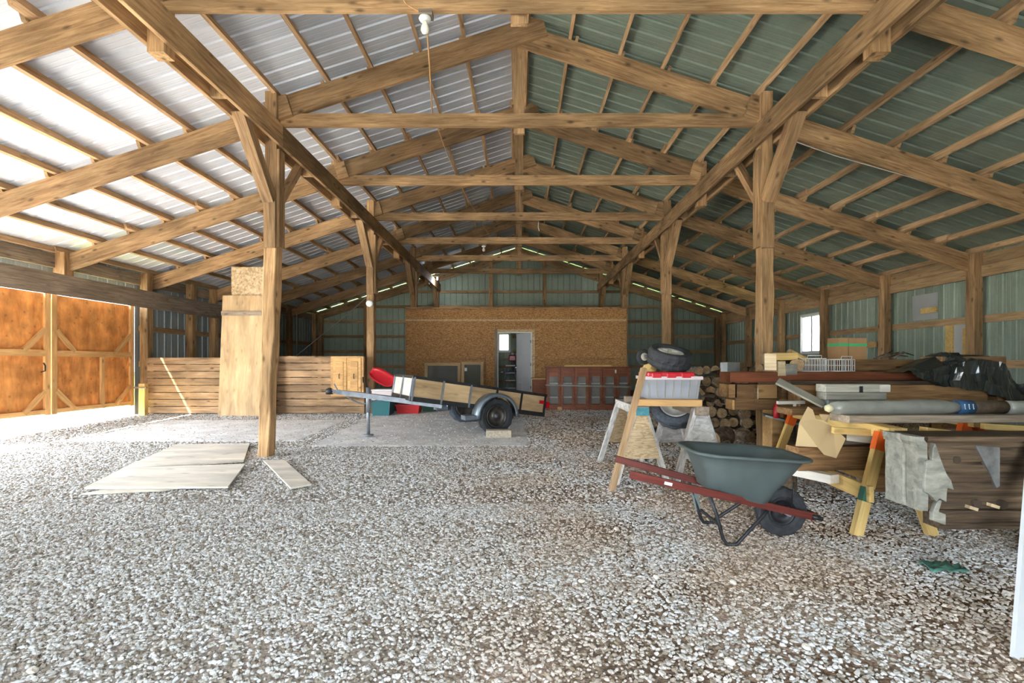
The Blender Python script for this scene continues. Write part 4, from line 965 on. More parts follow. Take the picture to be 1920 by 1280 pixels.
# ---- wheelbarrow
wy = 3.68; W0 = gz(wy)
wb_ = thing('wheelbarrow', 'grey green wheelbarrow with dark red wooden handles on the gravel', 'wheelbarrow', (1.75, wy, W0))
# tray: lofted rounded rectangles, bottom follows the handles
def rrect(xa, xb, hw, r, n=6):
    pts = []
    for (cx, cy, a0) in ((xb-r, hw-r, 0), (xa+r, hw-r, 90), (xa+r, -hw+r, 180), (xb-r, -hw+r, 270)):
        for i in range(n+1):
            a = R(a0 + 90*i/n); pts.append((cx + r*math.cos(a), cy + r*math.sin(a)))
    return pts
levels = [(1.44,1.80,0.17,0.08,0.0,1),(1.405,1.84,0.195,0.10,0.04,1),(1.385,1.91,0.225,0.12,0.35,1),(1.345,2.03,0.26,0.14,0.75,1),(1.32,2.085,0.283,0.16,0.94,1),(1.285,2.12,0.308,0.17,0.955,1),(1.28,2.125,0.312,0.17,1.0,1),(1.295,2.11,0.297,0.16,1.01,1),(1.33,2.075,0.278,0.15,0.94,0),(1.36,2.015,0.25,0.13,0.72,0),(1.40,1.89,0.215,0.11,0.34,0),(1.425,1.82,0.18,0.09,0.06,0)]
def tz(x, f):                                         # bottom and rim heights along the barrow
    zb = 0.350 - (x-1.40)*0.245; zr = 0.650 - (x-1.3)*0.06
    return zb + (zr-zb)*f
vs, fs = [], []; m = None
for (xa, xb, hw, r, f, _) in levels:
    pts = rrect(xa, xb, hw, r); m = len(pts)
    for x, y in pts: vs.append((x, wy+y, tz(x, f)))
for k in range(len(levels)-1):
    for i in range(m):
        j = (i+1) % m; fs.append((k*m+i, k*m+j, (k+1)*m+j, (k+1)*m+i))
fs.append(tuple(range(m-1,-1,-1))); fs.append(tuple((len(levels)-1)*m+i for i in range(m)))
tray = obj('tray', mesh('tray', vs, fs, M_BARROW, True), wb_)
lv = levels[6]; tube('rim', [(x, wy+y, tz(x, 0.985)) for x, y in rrect(lv[0], lv[1], lv[2], lv[3])], 0.013, M_BARROW, tray, 8, True)
def hz(x): return 0.508 - (x-0.80)*0.252
for s, x0 in ((-1, 0.79), (1, 0.80)):
    plank('handle', (x0, wy+s*0.285, hz(x0)), (2.20, wy+s*0.11, hz(2.20)), 0.035, 0.052, M_REDP, wb_)
    def hy(x): return wy + s*(0.285 - 0.175*(x-0.8)/1.4)
    x1, x2 = 1.40, 1.83
    gzl = gz(hy(1.5))
    tube('leg', [(x1-0.02, hy(x1), hz(x1)-0.02), (x1+0.02, hy(x1)-s*-0.01, 0.22), (x1+0.075, hy(1.5)+s*0.015, gzl+0.05), (x1+0.10, hy(1.5)+s*0.02, gzl+0.014), (x1+0.17, hy(1.5)+s*0.02, gzl+0.012), (x1+0.20, hy(1.5)+s*0.02, gzl+0.045), (x2-0.05, hy(1.7), hz(x2)-0.07), (x2, hy(x2), hz(x2)-0.025)], 0.0135, M_BLKMET, wb_, 8)
prism('leg_plate', [(1.375,0.335),(1.44,0.315),(1.475,0.10),(1.43,0.11)], 0.006, M_SCREW, wb_, Matrix.Translation((0, wy+0.21, 0)))
plank('leg_crossbar', (1.47, wy-0.20, 0.11), (1.47, wy+0.20, 0.11), 0.012, 0.02, M_BLKMET, wb_)
WR = 0.187; wcx = 2.005
M = Vector((0,1,0)).to_track_quat('Z','X').to_matrix().to_4x4(); M.translation = (wcx, wy, W0+WR-0.005)
whl = cyl('wheel', (wcx, wy-0.13, W0+WR), (wcx, wy+0.13, W0+WR), 0.012, M_GALV, wb_, 10)
tyre(whl, M, WR, 0.095, 0.10, M_TYRE, M_BLKMET)
for s in (-1,1): plank('axle_bracket', (wcx-0.02, wy+s*0.105, hz(wcx)-0.0), (wcx+0.03, wy+s*0.105, W0+WR), 0.01, 0.04, M_BLKMET, wb_)
tube('wheel_guard', [(2.17, wy-0.13, hz(2.17)+0.0), (2.24, wy-0.12, hz(2.24)), (2.26, wy, hz(2.26)), (2.24, wy+0.12, hz(2.24)), (2.17, wy+0.13, hz(2.17))], 0.018, M_BLKMET, wb_)
for s in (-1,1): tube('tray_strut', [(2.02, wy+s*0.12, hz(2.02)+0.02), (2.03, wy+s*0.14, 0.42)], 0.006, M_BLKMET, wb_, 6)
box('handle_label', (0.06,0.002,0.022), M_WHITE, wb_, (1.06, wy-0.275, hz(1.06)), (0, math.atan(0.252), R(7)))
# ---- old white sawhorses
def sawhorse(label, x, y0, y1, h, mat_top, mat_leg, gusset, group, spread=0.27, lean=0.0, x1=None, leg=(0.05,0.085), top_h=0.09, orange=False, rails=False):
    x1 = x if x1 is None else x1
    t = thing('sawhorse', label, 'sawhorse', ((x+x1)/2, (y0+y1)/2, gz((y0+y1)/2)), group=group)
    zb = gz((y0+y1)/2)
    plank('top_beam', (x, y0, zb+h-top_h/2), (x1, y1, zb+h-top_h/2), 0.13, top_h, mat_top, t)
    for (yy, xx, q) in ((y0+0.10, x, 1), (y1-0.10, x1, -1)):
        for s in (-1, 1):
            g = gz(yy)
            p0 = Vector((xx+s*spread, yy-q*0.06, g)); p1 = Vector((xx+s*0.045, yy, zb+h-0.03))
            plank('leg', p0, p1, leg[0], leg[1], mat_leg, t, up=(0,1,0))
            if orange:
                a = p1 + (p0-p1)*0.02; b2 = p1 + (p0-p1)*0.19
                plank('painted_band', a, b2, leg[0]+0.006, leg[1]+0.006, M_ORANGE, t, up=(0,1,0))
            if orange and s < 0 and q > 0:
                a = p1 + (p0-p1)*0.55; b2 = p1 + (p0-p1)*0.68; plank('painted_band', a, b2, leg[0]+0.004, leg[1]+0.004, M_GREENP, t, up=(0,1,0))
        if gusset: prism('gusset', [(-0.055,h-top_h-0.005),(0.055,h-top_h-0.005),(0.19,h*0.32),(-0.19,h*0.32)], 0.014, gusset, t, Matrix.Translation((xx, yy-q*0.075, zb)))
    if rails:
        for s in (-1, 1):
            plank('side_rail', (x+s*0.20, y0+0.0, zb+0.30), (x1+s*0.20, y1+0.08, zb+0.30), 0.035, 0.12, W_YEL, t)
    return t
XL, XR = PX(1205,5.0), PX(1318,5.0)
sawhorse('old sawhorse with speckled end board and teal painted beam end under the clear bin', XL, 5.0, 6.1, 0.80, W_WHITE, W_WHITE, OSB2, 'old white sawhorses')
box('painted_end', (0.135,0.006,0.085), M_TEALP, bpy.data.objects['sawhorse'], (XL, 4.998, gz(5.5)+0.755))
sawhorse('old sawhorse with grey end board and bare beam end under the clear bin', XR, 5.0, 6.1, 0.80, W_GREY, W_WHITE, W_WHITE, 'old white sawhorses')
ZT = gz(5.5)+0.80
o = plank('plank', (XL-0.05, 5.20, ZT+0.035), (XR+0.02, 5.12, ZT+0.035), 0.14, 0.07, W_PINE, None); tag(o, 'short thick yellow plank bridging the two old white sawhorses', 'plank')
o = plank('plank', (XL-0.05, 5.62, ZT+0.035), (XR+0.02, 5.58, ZT+0.035), 0.14, 0.07, W_GREY, None); tag(o, 'short grey plank behind the yellow one under the clear bin', 'plank')
o = plank('lumber_stick', (PX(1146,4.85), 4.83, gz(4.85)-0.01), (PX(1206,5.0), 4.97, PZ(690,5.0)), 0.05, 0.09, W_PURL, None, up=(0,1,0)); tag(o, 'long light lumber stick leaning up against the speckled sawhorse', 'lumber')
# clear bin with red lid
bx0, bx1, by, bz, bh = PX(1206,5.32), PX(1306,5.32), 5.38, ZT+0.07, 0.245
t = thing('storage_bin', 'clear ribbed plastic bin with bright red lid on the sawhorse plank', 'bin', ((bx0+bx1)/2, by, bz), local=True)
w_, d_ = (bx1-bx0), 0.40
a, b2, s = w_/2, d_/2, 0.90
vs = [(-a*s,-b2*s,0),(a*s,-b2*s,0),(a*s,b2*s,0),(-a*s,b2*s,0),(-a,-b2,bh),(a,-b2,bh),(a,b2,bh),(-a,b2,bh)]
obj('body', mesh('bin', vs, [(3,2,1,0)] + [(i,(i+1)%4,4+(i+1)%4,4+i) for i in range(4)], M_CLEAR), t)
for i in range(7):
    x = -a*0.92 + 2*a*0.92*i/6; plank('rib', (x*0.92,-b2*s-0.004,0.01), (x,-b2-0.004,bh-0.03), 0.014, 0.008, M_PLASW, t, up=(0,1,0))
for (sx, sy, lx, ly) in ((w_+0.03,0.03,0,-b2),(w_+0.03,0.03,0,b2),(0.03,d_,-a,0),(0.03,d_,a,0)): box('rim', (sx,sy,0.035), plain('pinkish_clear_rim', (0.72,0.58,0.60), 0.4), t, (lx,ly,bh-0.018))
box('contents', (w_*0.78,d_*0.7,bh*0.55), plain('bin_contents', (0.32,0.36,0.46), 0.8, var=0.4, scale=20), t, (0,0.02,bh*0.3), bev=0.02)
lid = box('lid', (w_*0.86,d_+0.02,0.045), M_RED, t, (-0.03,0,bh+0.022), bev=0.01)
for x in (-0.16, 0.0, 0.16): box('latch', (0.10,0.02,0.05), M_RED, lid, (x-0.03,-b2-0.015,bh+0.01), bev=0.006)
# spare wheel lying on the bin and a bigger one hung between the horses
def spare(label, loc, axis, r, w, rt, rim, spokes):
    t = thing('spare_wheel', label, 'wheel', loc)
    M = Vector(axis).to_track_quat('-Z','Y').to_matrix().to_4x4(); M.translation = loc
    tyre(t, M, r, w, rt, M_TYRE if spokes else M_TYREG, rim, spokes=spokes); return t
spare('spare wheel with spoked grey rim lying flat on the red bin lid', (PX(1257,5.40), 5.44, bz+bh+0.205), (0.12,-0.36,1), 0.245, 0.19, 0.15, M_ALLOY, 6)
spare('dusty blue grey wheel hanging between the sawhorses under the bin', (PX(1263,5.85)+0.02, 5.83, 0.80), (-0.35,-1,0.55), 0.305, 0.20, 0.19, M_ALLOY, 0)
# caster dolly leaning behind the spare wheel
t = thing('caster_dolly', 'wooden dolly tipped on edge behind the spare wheel, its caster in the air', 'dolly', (PX(1232,5.9), 5.9, 1.2))
plank('board', (PX(1212,5.85), 5.84, PZ(700,5.85)), (PX(1236,5.95), 5.95, PZ(655,5.95)), 0.07, 0.35, W_YEL, t, up=(0,1,0))
M = Vector((0.25,-1,0.1)).to_track_quat('-Z','Y').to_matrix().to_4x4(); M.translation = (PX(1207,5.9), 5.9, PZ(669,5.9))
cst = lathe('caster_wheel', [(0.03,-0.02),(0.075,-0.022),(0.095,-0.012),(0.095,0.012),(0.075,0.022),(0.03,0.02)], 22, M_TYRE, t, M); lathe('caster_hub', [(0.0,-0.026),(0.04,-0.026),(0.05,-0.02),(0.05,0.02),(0,0.02)], 16, M_ALLOY, cst, M)
plank('fork', (PX(1207,5.9), 5.865, PZ(669,5.9)), (PX(1224,5.9), 5.87, PZ(666,5.9)), 0.008, 0.05, M_GALV, t)
# ---- yellow sawhorses under the timbers
HA = sawhorse('yellow lumber sawhorse with orange leg tops standing beside the wheelbarrow wheel', 2.86, 3.62, 5.25, 0.80, W_YEL, W_YEL, None, 'yellow sawhorses', x1=3.00, spread=0.29, leg=(0.075,0.05), orange=True, rails=True)
prism('end_panel', [(-0.05,0.74),(0.07,0.74),(0.16,0.40),(0.16,0.30),(-0.16,0.30)], 0.016, W_STACK, HA, Matrix.Translation((2.88, 3.78, gz(3.7))))
HB = sawhorse('yellow lumber sawhorse with orange leg tops behind the torn old beam', 4.05, 4.2, 5.9, 0.80, W_YEL, W_YEL, None, 'yellow sawhorses', x1=4.2, spread=0.29, leg=(0.075,0.05), orange=True, rails=True)
HC = sawhorse('grey gusseted sawhorse with orange top under the beam stack', 3.3, 5.0, 6.0, 0.7235, W_YEL, W_GREY, W_GREY, 'yellow sawhorses', spread=0.26, orange=True)
zs = gz(4.4)+0.36
# timbers lying on the lower rails
def rest(name, label, cat, p0, p1, w, h, mat, seed=0, amp=0.01, group=None, bev=0.012):
    c = (Vector(p0)+Vector(p1))/2
    M, L = frame_x(p0, p1); o = obj(name, rough_mesh(L, w, h, mat, seed, amp, bev=bev), None, M); tag(o, label, cat, group); return o
rest('timber', 'brown timber laid across the lower rails of the yellow sawhorse', 'timber', (2.42,4.25,zs+0.10), (4.5,4.3,zs+0.10), 0.20, 0.20, W_STACK, 3, 0.008)
rest('timber', 'grey weathered timber lying on the brown timber across the sawhorse rails', 'timber', (2.62,4.30,zs+0.265), (4.4,4.4,zs+0.265), 0.16, 0.12, W_GREY, 5, 0.008)
o = plank('lumber_offcut', (2.38, 4.62, zs-0.05), (2.62, 3.98, zs-0.03), 0.10, 0.07, W_PLYW, None); tag(o, 'pale lumber offcut poking out beside the yellow sawhorse rail', 'offcut')
lathe_o = lathe('stump', [(0.16,0),(0.17,0.04),(0.165,0.2),(0.15,0.26),(0.0,0.265)], 18, M_BARK, None, Matrix.Translation((2.62,4.85,gz(4.85)-0.01))); tag(lathe_o, 'short bark covered stump under the yellow sawhorse', 'stump')
# planks on top of the horses
ZH = gz(4.5)+0.80
o = plank('plank', (2.68, 4.02, ZH+0.03), (5.6, 4.10, ZH+0.03), 0.24, 0.06, W_GREY, None, bev=0.004); tag(o, 'long grey brown plank across the yellow sawhorses carrying the wrapped roll', 'plank')
o = plank('plank', (2.55, 4.62, ZH+0.03), (5.0, 4.66, ZH+0.03), 0.26, 0.06, W_STACK, None, bev=0.004); tag(o, 'brown plank across the yellow sawhorses under the grey box sections', 'plank')
o = plank('lumber_stick', (2.55, 3.90, ZH-0.055), (3.35, 3.78, ZH-0.10), 0.05, 0.05, W_YEL, None); tag(o, 'yellow lumber stick wedged under the long grey plank', 'lumber')
o = plank('lumber_stick', (3.13, 3.72, ZH-0.06), (3.36, 3.72, ZH-0.09), 0.08, 0.11, W_YEL, None); tag(o, 'short bright yellow lumber block beside the orange leg top', 'lumber')
o = plank('lumber_stick', (3.75, 3.88, ZH-0.02), (4.7, 3.75, ZH-0.07), 0.05, 0.045, W_YEL, None); tag(o, 'thin yellow stick slanting under the plank beyond the torn beam', 'lumber')
o = plank('lumber_stick', (2.80, 4.10, ZH-0.14), (3.02, 3.94, ZH-0.15), 0.05, 0.06, W_PLYW, None); tag(o, 'short whitish block under the plank beside the orange leg top', 'block')
# wrapped roll
def lumpy_tube(name, pts, rad, mat, parent, n=14, seed=0, amp=0.15):
    vs, fs = tube_vf(pts, rad, n); c = []
    m = len(pts)
    for i in range(m):
        p = Vector(pts[i])
        for k in range(n):
            v = Vector(vs[i*n+k]); q = 1 + amp*noise.noise(Vector((i*0.55+seed, k*0.6, seed*2.0))); vs[i*n+k] = p + (v-p)*q
    return obj(name, mesh(name, vs, fs, mat, True), parent)
t = thing('wrapped_roll', 'long roll wrapped in cloudy white plastic lying on the grey plank', 'roll', (3.4, 4.02, ZH+0.06))
zr = ZH+0.115
lumpy_tube('wrapping', [(2.62+0.085*i, 4.02+0.004*i, zr) for i in range(14)], [0.045]+[0.062]*11+[0.055,0.045], M_PLASW, t, 16, 3, 0.22)
cyl('blue_band', (3.70,4.07,zr), (3.83,4.07,zr), 0.060, M_BLUE, t, 18); cyl('core', (3.83,4.07,zr), (4.12,4.08,zr), 0.055, M_BROWNB, t, 18)
for dx in (0.02, 0.055, 0.09): box('band_print', (0.012,0.002,0.045), M_WHITE, t, (3.71+dx, 4.012, zr+0.01), (R(-8),0,R(20)))
lathe('yellow_knob', [(0.0,-0.035),(0.03,-0.02),(0.036,0.0),(0.03,0.02),(0.0,0.035)], 14, plain('yellowed_foam', (0.66,0.60,0.36), 0.7), t, Matrix.Translation((2.57,3.98,zr)))
t2 = thing('wrapped_roll', 'second roll in cloudy plastic further along the grey plank', 'roll', (4.8, 4.08, ZH+0.06))
lumpy_tube('wrapping', [(4.14+0.09*i, 4.08, zr-0.005) for i in range(16)], 0.058, M_PLASW, t2, 16, 9, 0.2)
# cardboard, folded and torn, hanging off the plank
def sheet_poly(name, pts3, th, mat, label, cat):
    n = len(pts3); P = [Vector(p) for p in pts3]; c = sum(P, Vector())/n
    nv_ = (P[1]-P[0]).cross(P[2]-P[0]).normalized()*th
    vs = [p-c for p in P] + [p-c+nv_ for p in P]
    fs = [tuple(range(n)), tuple(range(2*n-1,n-1,-1))] + [(i, n+i, n+(i+1)%n, (i+1)%n) for i in range(n)]
    o = obj(name, mesh(name, vs, fs, mat), None, Matrix.Translation(c)); return tag(o, label, cat)
def flat(pxs, d): return [(PX(a, d), d, PZ(b2, d)) for a, b2 in pxs]
t = thing('cardboard_sheet', 'torn folded cardboard sheet hanging from the sawhorse timbers', 'cardboard', (PX(1535,4.2), 4.2, 0.5))
def cpanel(nm, pts, th):
    P = [Vector(p) for p in pts]; n = len(P); nv_ = (P[1]-P[0]).cross(P[2]-P[1]).normalized()*th
    vs = [tuple(p) for p in P] + [tuple(p+nv_) for p in P]
    fs = [tuple(range(n)), tuple(range(2*n-1,n-1,-1))] + [(i, n+i, n+(i+1)%n, (i+1)%n) for i in range(n)]
    return obj(nm, mesh(nm, vs, fs, M_CARD), t)
def cp(px, py, d): return (PX(px,d), d, PZ(py,d))
cpanel('main_panel', [cp(1492,836,4.05), cp(1499,792,4.08), cp(1515,762,4.1), cp(1524,768,4.1), cp(1530,785,4.1), cp(1545,788,4.08), cp(1562,800,4.07), cp(1533,838,3.98)], 0.005)
cpanel('flap', [cp(1533,838,3.98), cp(1562,800,4.07), cp(1586,822,3.92), cp(1568,858,3.86), cp(1545,852,3.92)], 0.005)
cpanel('flap', [cp(1536,776,4.15), cp(1556,777,4.15), cp(1550,798,4.12), cp(1545,792,4.10)], 0.004)
# ---- stack of big beams
yS = 5.62; zS = gz(5.6)+0.72
t = thing('mortised_beam', 'big brown mortised beam with cut tenon end, bottom of the beam stack', 'beam', (3.7, yS, zS))
Lb = 3.3; xb0 = PX(1378,5.5)
me = pocket_mesh(Lb, 0.26, 0.29, [(-1.40,-1.12,-0.02,0.145,0.10),(-1.15,-0.90,-0.145,-0.02,0.07)], W_STACK, W_PINE)
obj('beam', me, t, Matrix.Translation((xb0+Lb/2, yS, zS+0.145))); box('tenon', (0.09,0.26,0.15), W_STACK, t, (xb0-0.03, yS, zS+0.215)); box('tenon_shoulder', (0.05,0.18,0.11), W_PINE, t, (xb0+0.0, yS-0.02, zS+0.055))
box('peg', (0.05,0.04,0.17), W_SPLIT, t, (xb0+0.24, yS-0.11, zS+0.17)); 
rest('beam', 'dark reddish plank timber lying on top of the big mortised beam', 'beam', (PX(1366,5.5),yS-0.02,zS+0.375), (PX(1366,5.5)+3.0,yS,zS+0.375), 0.28, 0.12, W_RED, 11, 0.006)
o = plank('board', (xb0+0.25, yS-0.04, zS+0.303), (xb0+2.6, yS-0.02, zS+0.303), 0.22, 0.025, W_OLD, None); tag(o, 'thin dark board sandwiched between the stacked beams', 'board')
for k, xx in enumerate((xb0+0.55, xb0+2.6)):
    o = box('support_block', (0.14,0.22,zS-gz(yS)+0.02), W_PINE, None, (xx, yS+0.10, (zS+gz(yS))/2), bev=0.006); tag(o, ('wooden support block under the tenon end of the beam stack','wooden support block under the far end of the beam stack')[k], 'block')
# right hand long timber with mortise
yR = 5.25; zR = gz(5.3)+0.80
t = thing('mortised_beam', 'long brown beam with a square mortise near its end under the black tarp', 'beam', (4.8, yR, zR))
xr1 = PX(1866,yR); 
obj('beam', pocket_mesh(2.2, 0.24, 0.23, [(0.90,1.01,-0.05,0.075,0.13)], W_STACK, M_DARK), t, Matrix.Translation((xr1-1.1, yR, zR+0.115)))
o = rest('board', 'dark plank lying along the long beam under the tarp', 'board', (xr1-2.3,yR,zR+0.25), (xr1-0.2,yR,zR+0.255), 0.24, 0.04, W_OLD, 2, 0.004)
o = box('support_block', (0.2,0.2,zR-gz(yR)), W_STACK, None, (xr1-0.35, yR+0.03, (zR+gz(yR))/2), bev=0.006); tag(o, 'wooden support block under the mortised end of the long beam', 'block')
# rear timbers carrying the box
yU = 5.95; zU = zS+0.30
t = thing('mortised_beam', 'short squared beam with a square mortise hole, above the grey box sections', 'beam', (4.4, yU, zU))
xu1 = PX(1709,5.83)
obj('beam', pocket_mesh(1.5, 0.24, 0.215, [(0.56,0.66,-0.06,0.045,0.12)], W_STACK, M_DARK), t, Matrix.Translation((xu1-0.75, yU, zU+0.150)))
zU2 = zU+0.28
rest('timber', 'rear squared timber carrying the cardboard box behind the beam stack', 'timber', (3.55,6.32,zU+0.17), (5.9,6.32,zU+0.17), 0.30, 0.22, W_STACK, 8, 0.006)
rest('timber', 'lower rear squared timber beneath the boxes behind the beam stack', 'timber', (3.5,6.30,zU-0.07), (6.0,6.30,zU-0.07), 0.28, 0.25, W_STACK, 9, 0.006)
for k, xx in enumerate((3.9, 5.6)):
    o = box('support_block', (0.2,0.24,zU-0.19-gz(6.3)), W_STACK, None, (xx, 6.32, (zU-0.19+gz(6.3))/2), bev=0.006); tag(o, ('wooden crib block under the rear timbers near the post','wooden crib block under the rear timbers below the tarp')[k], 'block')
# cardboard boxes with green tape
def cbox(label, x0, x1, y, z0, h, dp):
    t = thing('cardboard_box', label, 'box', ((x0+x1)/2, y, z0), local=True)
    w = x1-x0; box('body', (w,dp,h), M_CARDB, t, (0,0,h/2), bev=0.003)
    box('tape', (w+0.004,dp+0.004,h*0.14), M_TAPE, t, (0,0,h*0.68)); box('flap_seam', (w*0.9,0.012,0.003), M_CARD, t, (0,0,h+0.001)); return t
cbox('brown cardboard box with green tape on the rear timber, by the window', PX(1584,6.3), PX(1617,6.3), 6.34, zU+0.28, 0.28, 0.24)
cbox('narrow cardboard box with green tape beside the larger taped box', PX(1566,6.3), PX(1583,6.3), 6.34, zU+0.28, 0.285, 0.24)
# black tarp draped over a covered load
def tarp():
    """loft of section lines across the covered load: each gives lower front edge, shoulder, ridge and back"""
    secs = [(q[0]-0.06, *q[1:]) for q in ((4.20,1.17,1.195,1.20,0.06),(4.45,1.05,1.20,1.255,0.20),(4.68,1.05,1.26,1.365,0.30),(4.80,0.99,1.28,1.40,0.32),(4.98,0.98,1.30,1.405,0.33),(5.16,0.90,1.28,1.40,0.33),(5.32,0.85,1.20,1.39,0.32),(5.42,0.86,1.06,1.22,0.24),(5.50,0.98,1.06,1.10,0.12))]
    vs, fs = [], []; nu, nv = 64, 30
    def lerp(a): 
        k = min(int(a*(len(secs)-1)), len(secs)-2); f = a*(len(secs)-1)-k; f = f
        return [p+(q-p)*f for p, q in zip(secs[k], secs[k+1])]
    for i in range(nu+1):
        x, zl, zs_, zr_, dp = lerp(i/nu)
        for j in range(nv+1):
            b2 = j/nv
            pts = [(0.0,zl),(0.05,zl+(zs_-zl)*0.5),(0.12,zs_),(0.45,zr_),(0.80,zr_-0.02),(1.0,max(zl+0.02,1.215))]
            for (s0, z0_), (s1, z1_) in zip(pts[:-1], pts[1:]):
                if b2 <= s1+1e-6: z = z0_+(z1_-z0_)*(b2-s0)/(s1-s0); break
            y = 5.10 + (dp/0.33)*0.0 + 0.60*b2
            p = Vector((x*2.6, y*2.6, z*2.6))
            rg = lambda q: 1-abs(noise.noise(q))*2
            f = 0.034*rg(p*0.9+Vector((3,1,0))) + 0.026*rg(p*1.9+Vector((7,3,1))) + 0.013*rg(p*4.3)
            f *= 1.6 if (b2 < 0.16 or abs(x-4.78) < 0.10) else 0.40
            vs.append((x + 0.02*noise.noise(p*1.3+Vector((9,0,0))), y - f*0.9, z + f*0.45 - 0.012))
    for i in range(nu):
        for j in range(nv): a = i*(nv+1)+j; fs.append((a, a+nv+1, a+nv+2, a+1))
    return mesh('tarp', vs, fs, M_TARP, False)
c = Vector((5.0,5.5,0.95)); me = tarp()
for v in me.vertices: v.co -= c
o = obj('black_tarp', me, None, Matrix.Translation(c)); tag(o, 'crumpled glossy black plastic tarp draped over a load on the beams', 'tarp')
o = box('covered_crate', (0.72,0.30,0.14), W_STACK, None, (5.0,5.42,1.30), bev=0.01); tag(o, 'wooden crate hidden beneath the black tarp', 'crate')
# hanging corner of the tarp
# twigs
random.seed(4)
for i in range(7):
    cx_, cy_ = PX(1672,6.25)+random.uniform(-0.14,0.14), 6.25+random.uniform(-0.06,0.06); z_ = zU+0.285
    a = random.uniform(-0.7,0.7); l = random.uniform(0.12,0.2)
    o = tube('twig', [(cx_-l*math.cos(a), cy_-0.05, z_+0.01), (cx_, cy_, z_+0.03+0.03*i/3), (cx_+l*math.cos(a), cy_+0.04, z_+0.03+abs(l*math.sin(a))*0.8)], [0.012,0.010,0.006], M_BARK, None, 6); tag(o, 'dry brown twig in the little heap on the rear timber', 'twig', 'twigs on the rear timber')
# white wire baskets
def basket(label, x, y, z, w, dp, h, rz):
    t = thing('wire_basket', label, 'basket', (x,y,z), (0,0,rz), 'white wire baskets', local=True)
    for zz, rr in ((0.004,0.004),(h*0.5,0.003),(h,0.006)):
        tube('wire_ring', [(-w/2,-dp/2,zz),(w/2,-dp/2,zz),(w/2,dp/2,zz),(-w/2,dp/2,zz)], rr, M_WIRE, t, 6, True)
    n = 8
    for i in range(n+1):
        xx = -w/2 + w*i/n
        for yy in (-dp/2, dp/2): cyl('wire', (xx,yy,0), (xx,yy,h), 0.0035, M_WIRE, t, 6)
        cyl('wire', (xx,-dp/2,0.004), (xx,dp/2,0.004), 0.003, M_WIRE, t, 6)
    for i in range(1,5):
        yy = -dp/2 + dp*i/5
        for xx in (-w/2, w/2): cyl('wire', (xx,yy,0), (xx,yy,h), 0.0035, M_WIRE, t, 6)
    tube('handle', [(-w*0.3,-dp/2,h),(-w*0.3,-dp/2-0.01,h+0.035),(w*0.3,-dp/2-0.01,h+0.035),(w*0.3,-dp/2,h)], 0.004, M_WIRE, t, 6)
ztopS = zS+0.437
basket('white wire basket on the beam stack beside the split logs', PX(1520,5.62), 5.62, ztopS, 0.24, 0.22, 0.15, R(-12))
basket('white wire basket on the beam stack in front of the taped boxes', PX(1572,5.66), 5.66, ztopS, 0.25, 0.20, 0.14, R(14))
# grey stacked box sections
for k, (x0, x1, dz, h, lab) in enumerate(((1552,1668,0.0,0.075,'grey slotted metal section at the bottom of the small grey stack'),(1548,1662,0.078,0.07,'plain grey board in the middle of the small grey stack'),(1547,1668,0.15,0.075,'grey board with a dark clip on top of the small grey stack'))):
    y_ = 4.66; a, b2 = PX(x0,y_-0.07), PX(x1,y_-0.07)
    t = thing('grey_board', lab, 'board', ((a+b2)/2, y_, ZH+0.06+dz))
    plank('board', (a,y_,ZH+0.06+dz+h/2), (b2,y_,ZH+0.06+dz+h/2), 0.15, h, W_GPLANK if k else M_SCREW, t, bev=0.004)
    if k == 0:
        for i in range(5): box('slot', (0.055 if i % 2 else 0.04,0.008,0.028), M_BLKMET, t, (a+0.20+0.075*i, y_-0.074, ZH+0.06+h/2))
        box('end_plate', (0.14,0.16,h+0.004), M_GALV, t, (b2-0.06,y_,ZH+0.06+h/2))
    if k == 2: box('clip', (0.03,0.012,0.06), M_BLKMET, t, ((a+b2)/2+0.03, y_-0.078, ZH+0.06+dz+h/2-0.01)); box('end_cap', (0.10,0.16,h*0.9), W_PLYW, t, (b2-0.05,y_,ZH+0.06+dz+h/2))
# tapered grey green board leaning across
me = mesh('board', [(0,-0.05,0),(0.62,-0.02,0),(0.62,0.09,0),(0,0.07,0),(0,-0.05,0.02),(0.62,-0.02,0.02),(0.62,0.09,0.02),(0,0.07,0.02)], BF, W_GPLANK)
p0 = Vector((PX(1456,4.8),4.80,PZ(716,4.8))); p1 = Vector((PX(1542,4.6),4.60,ZH+0.066))
M, L_ = frame_x(p0, p1, (0,-0.55,1)); M.translation = p0
o = obj('tapered_board', me, None, M @ Matrix.Scale(L_/0.62, 4, (1,0,0))); tag(o, 'tapered grey green board slanting down beside the grey stack', 'board')
# wooden T prop
t = thing('wooden_prop', 'small T shaped whitish wooden prop above the orange leg top', 'prop', (PX(1492,5.0),5.05,0.8))
plank('crosspiece', (PX(1460,5.0),5.02,PZ(755,5.0)), (PX(1509,5.0),5.02,PZ(754,5.0)), 0.05, 0.032, W_PLYW, t); plank('stem', (PX(1492,5.0),5.02,PZ(777,5.0)), (PX(1492,5.0),5.02,PZ(755,5.0)), 0.022, 0.022, W_PLYW, t, up=(0,1,0))
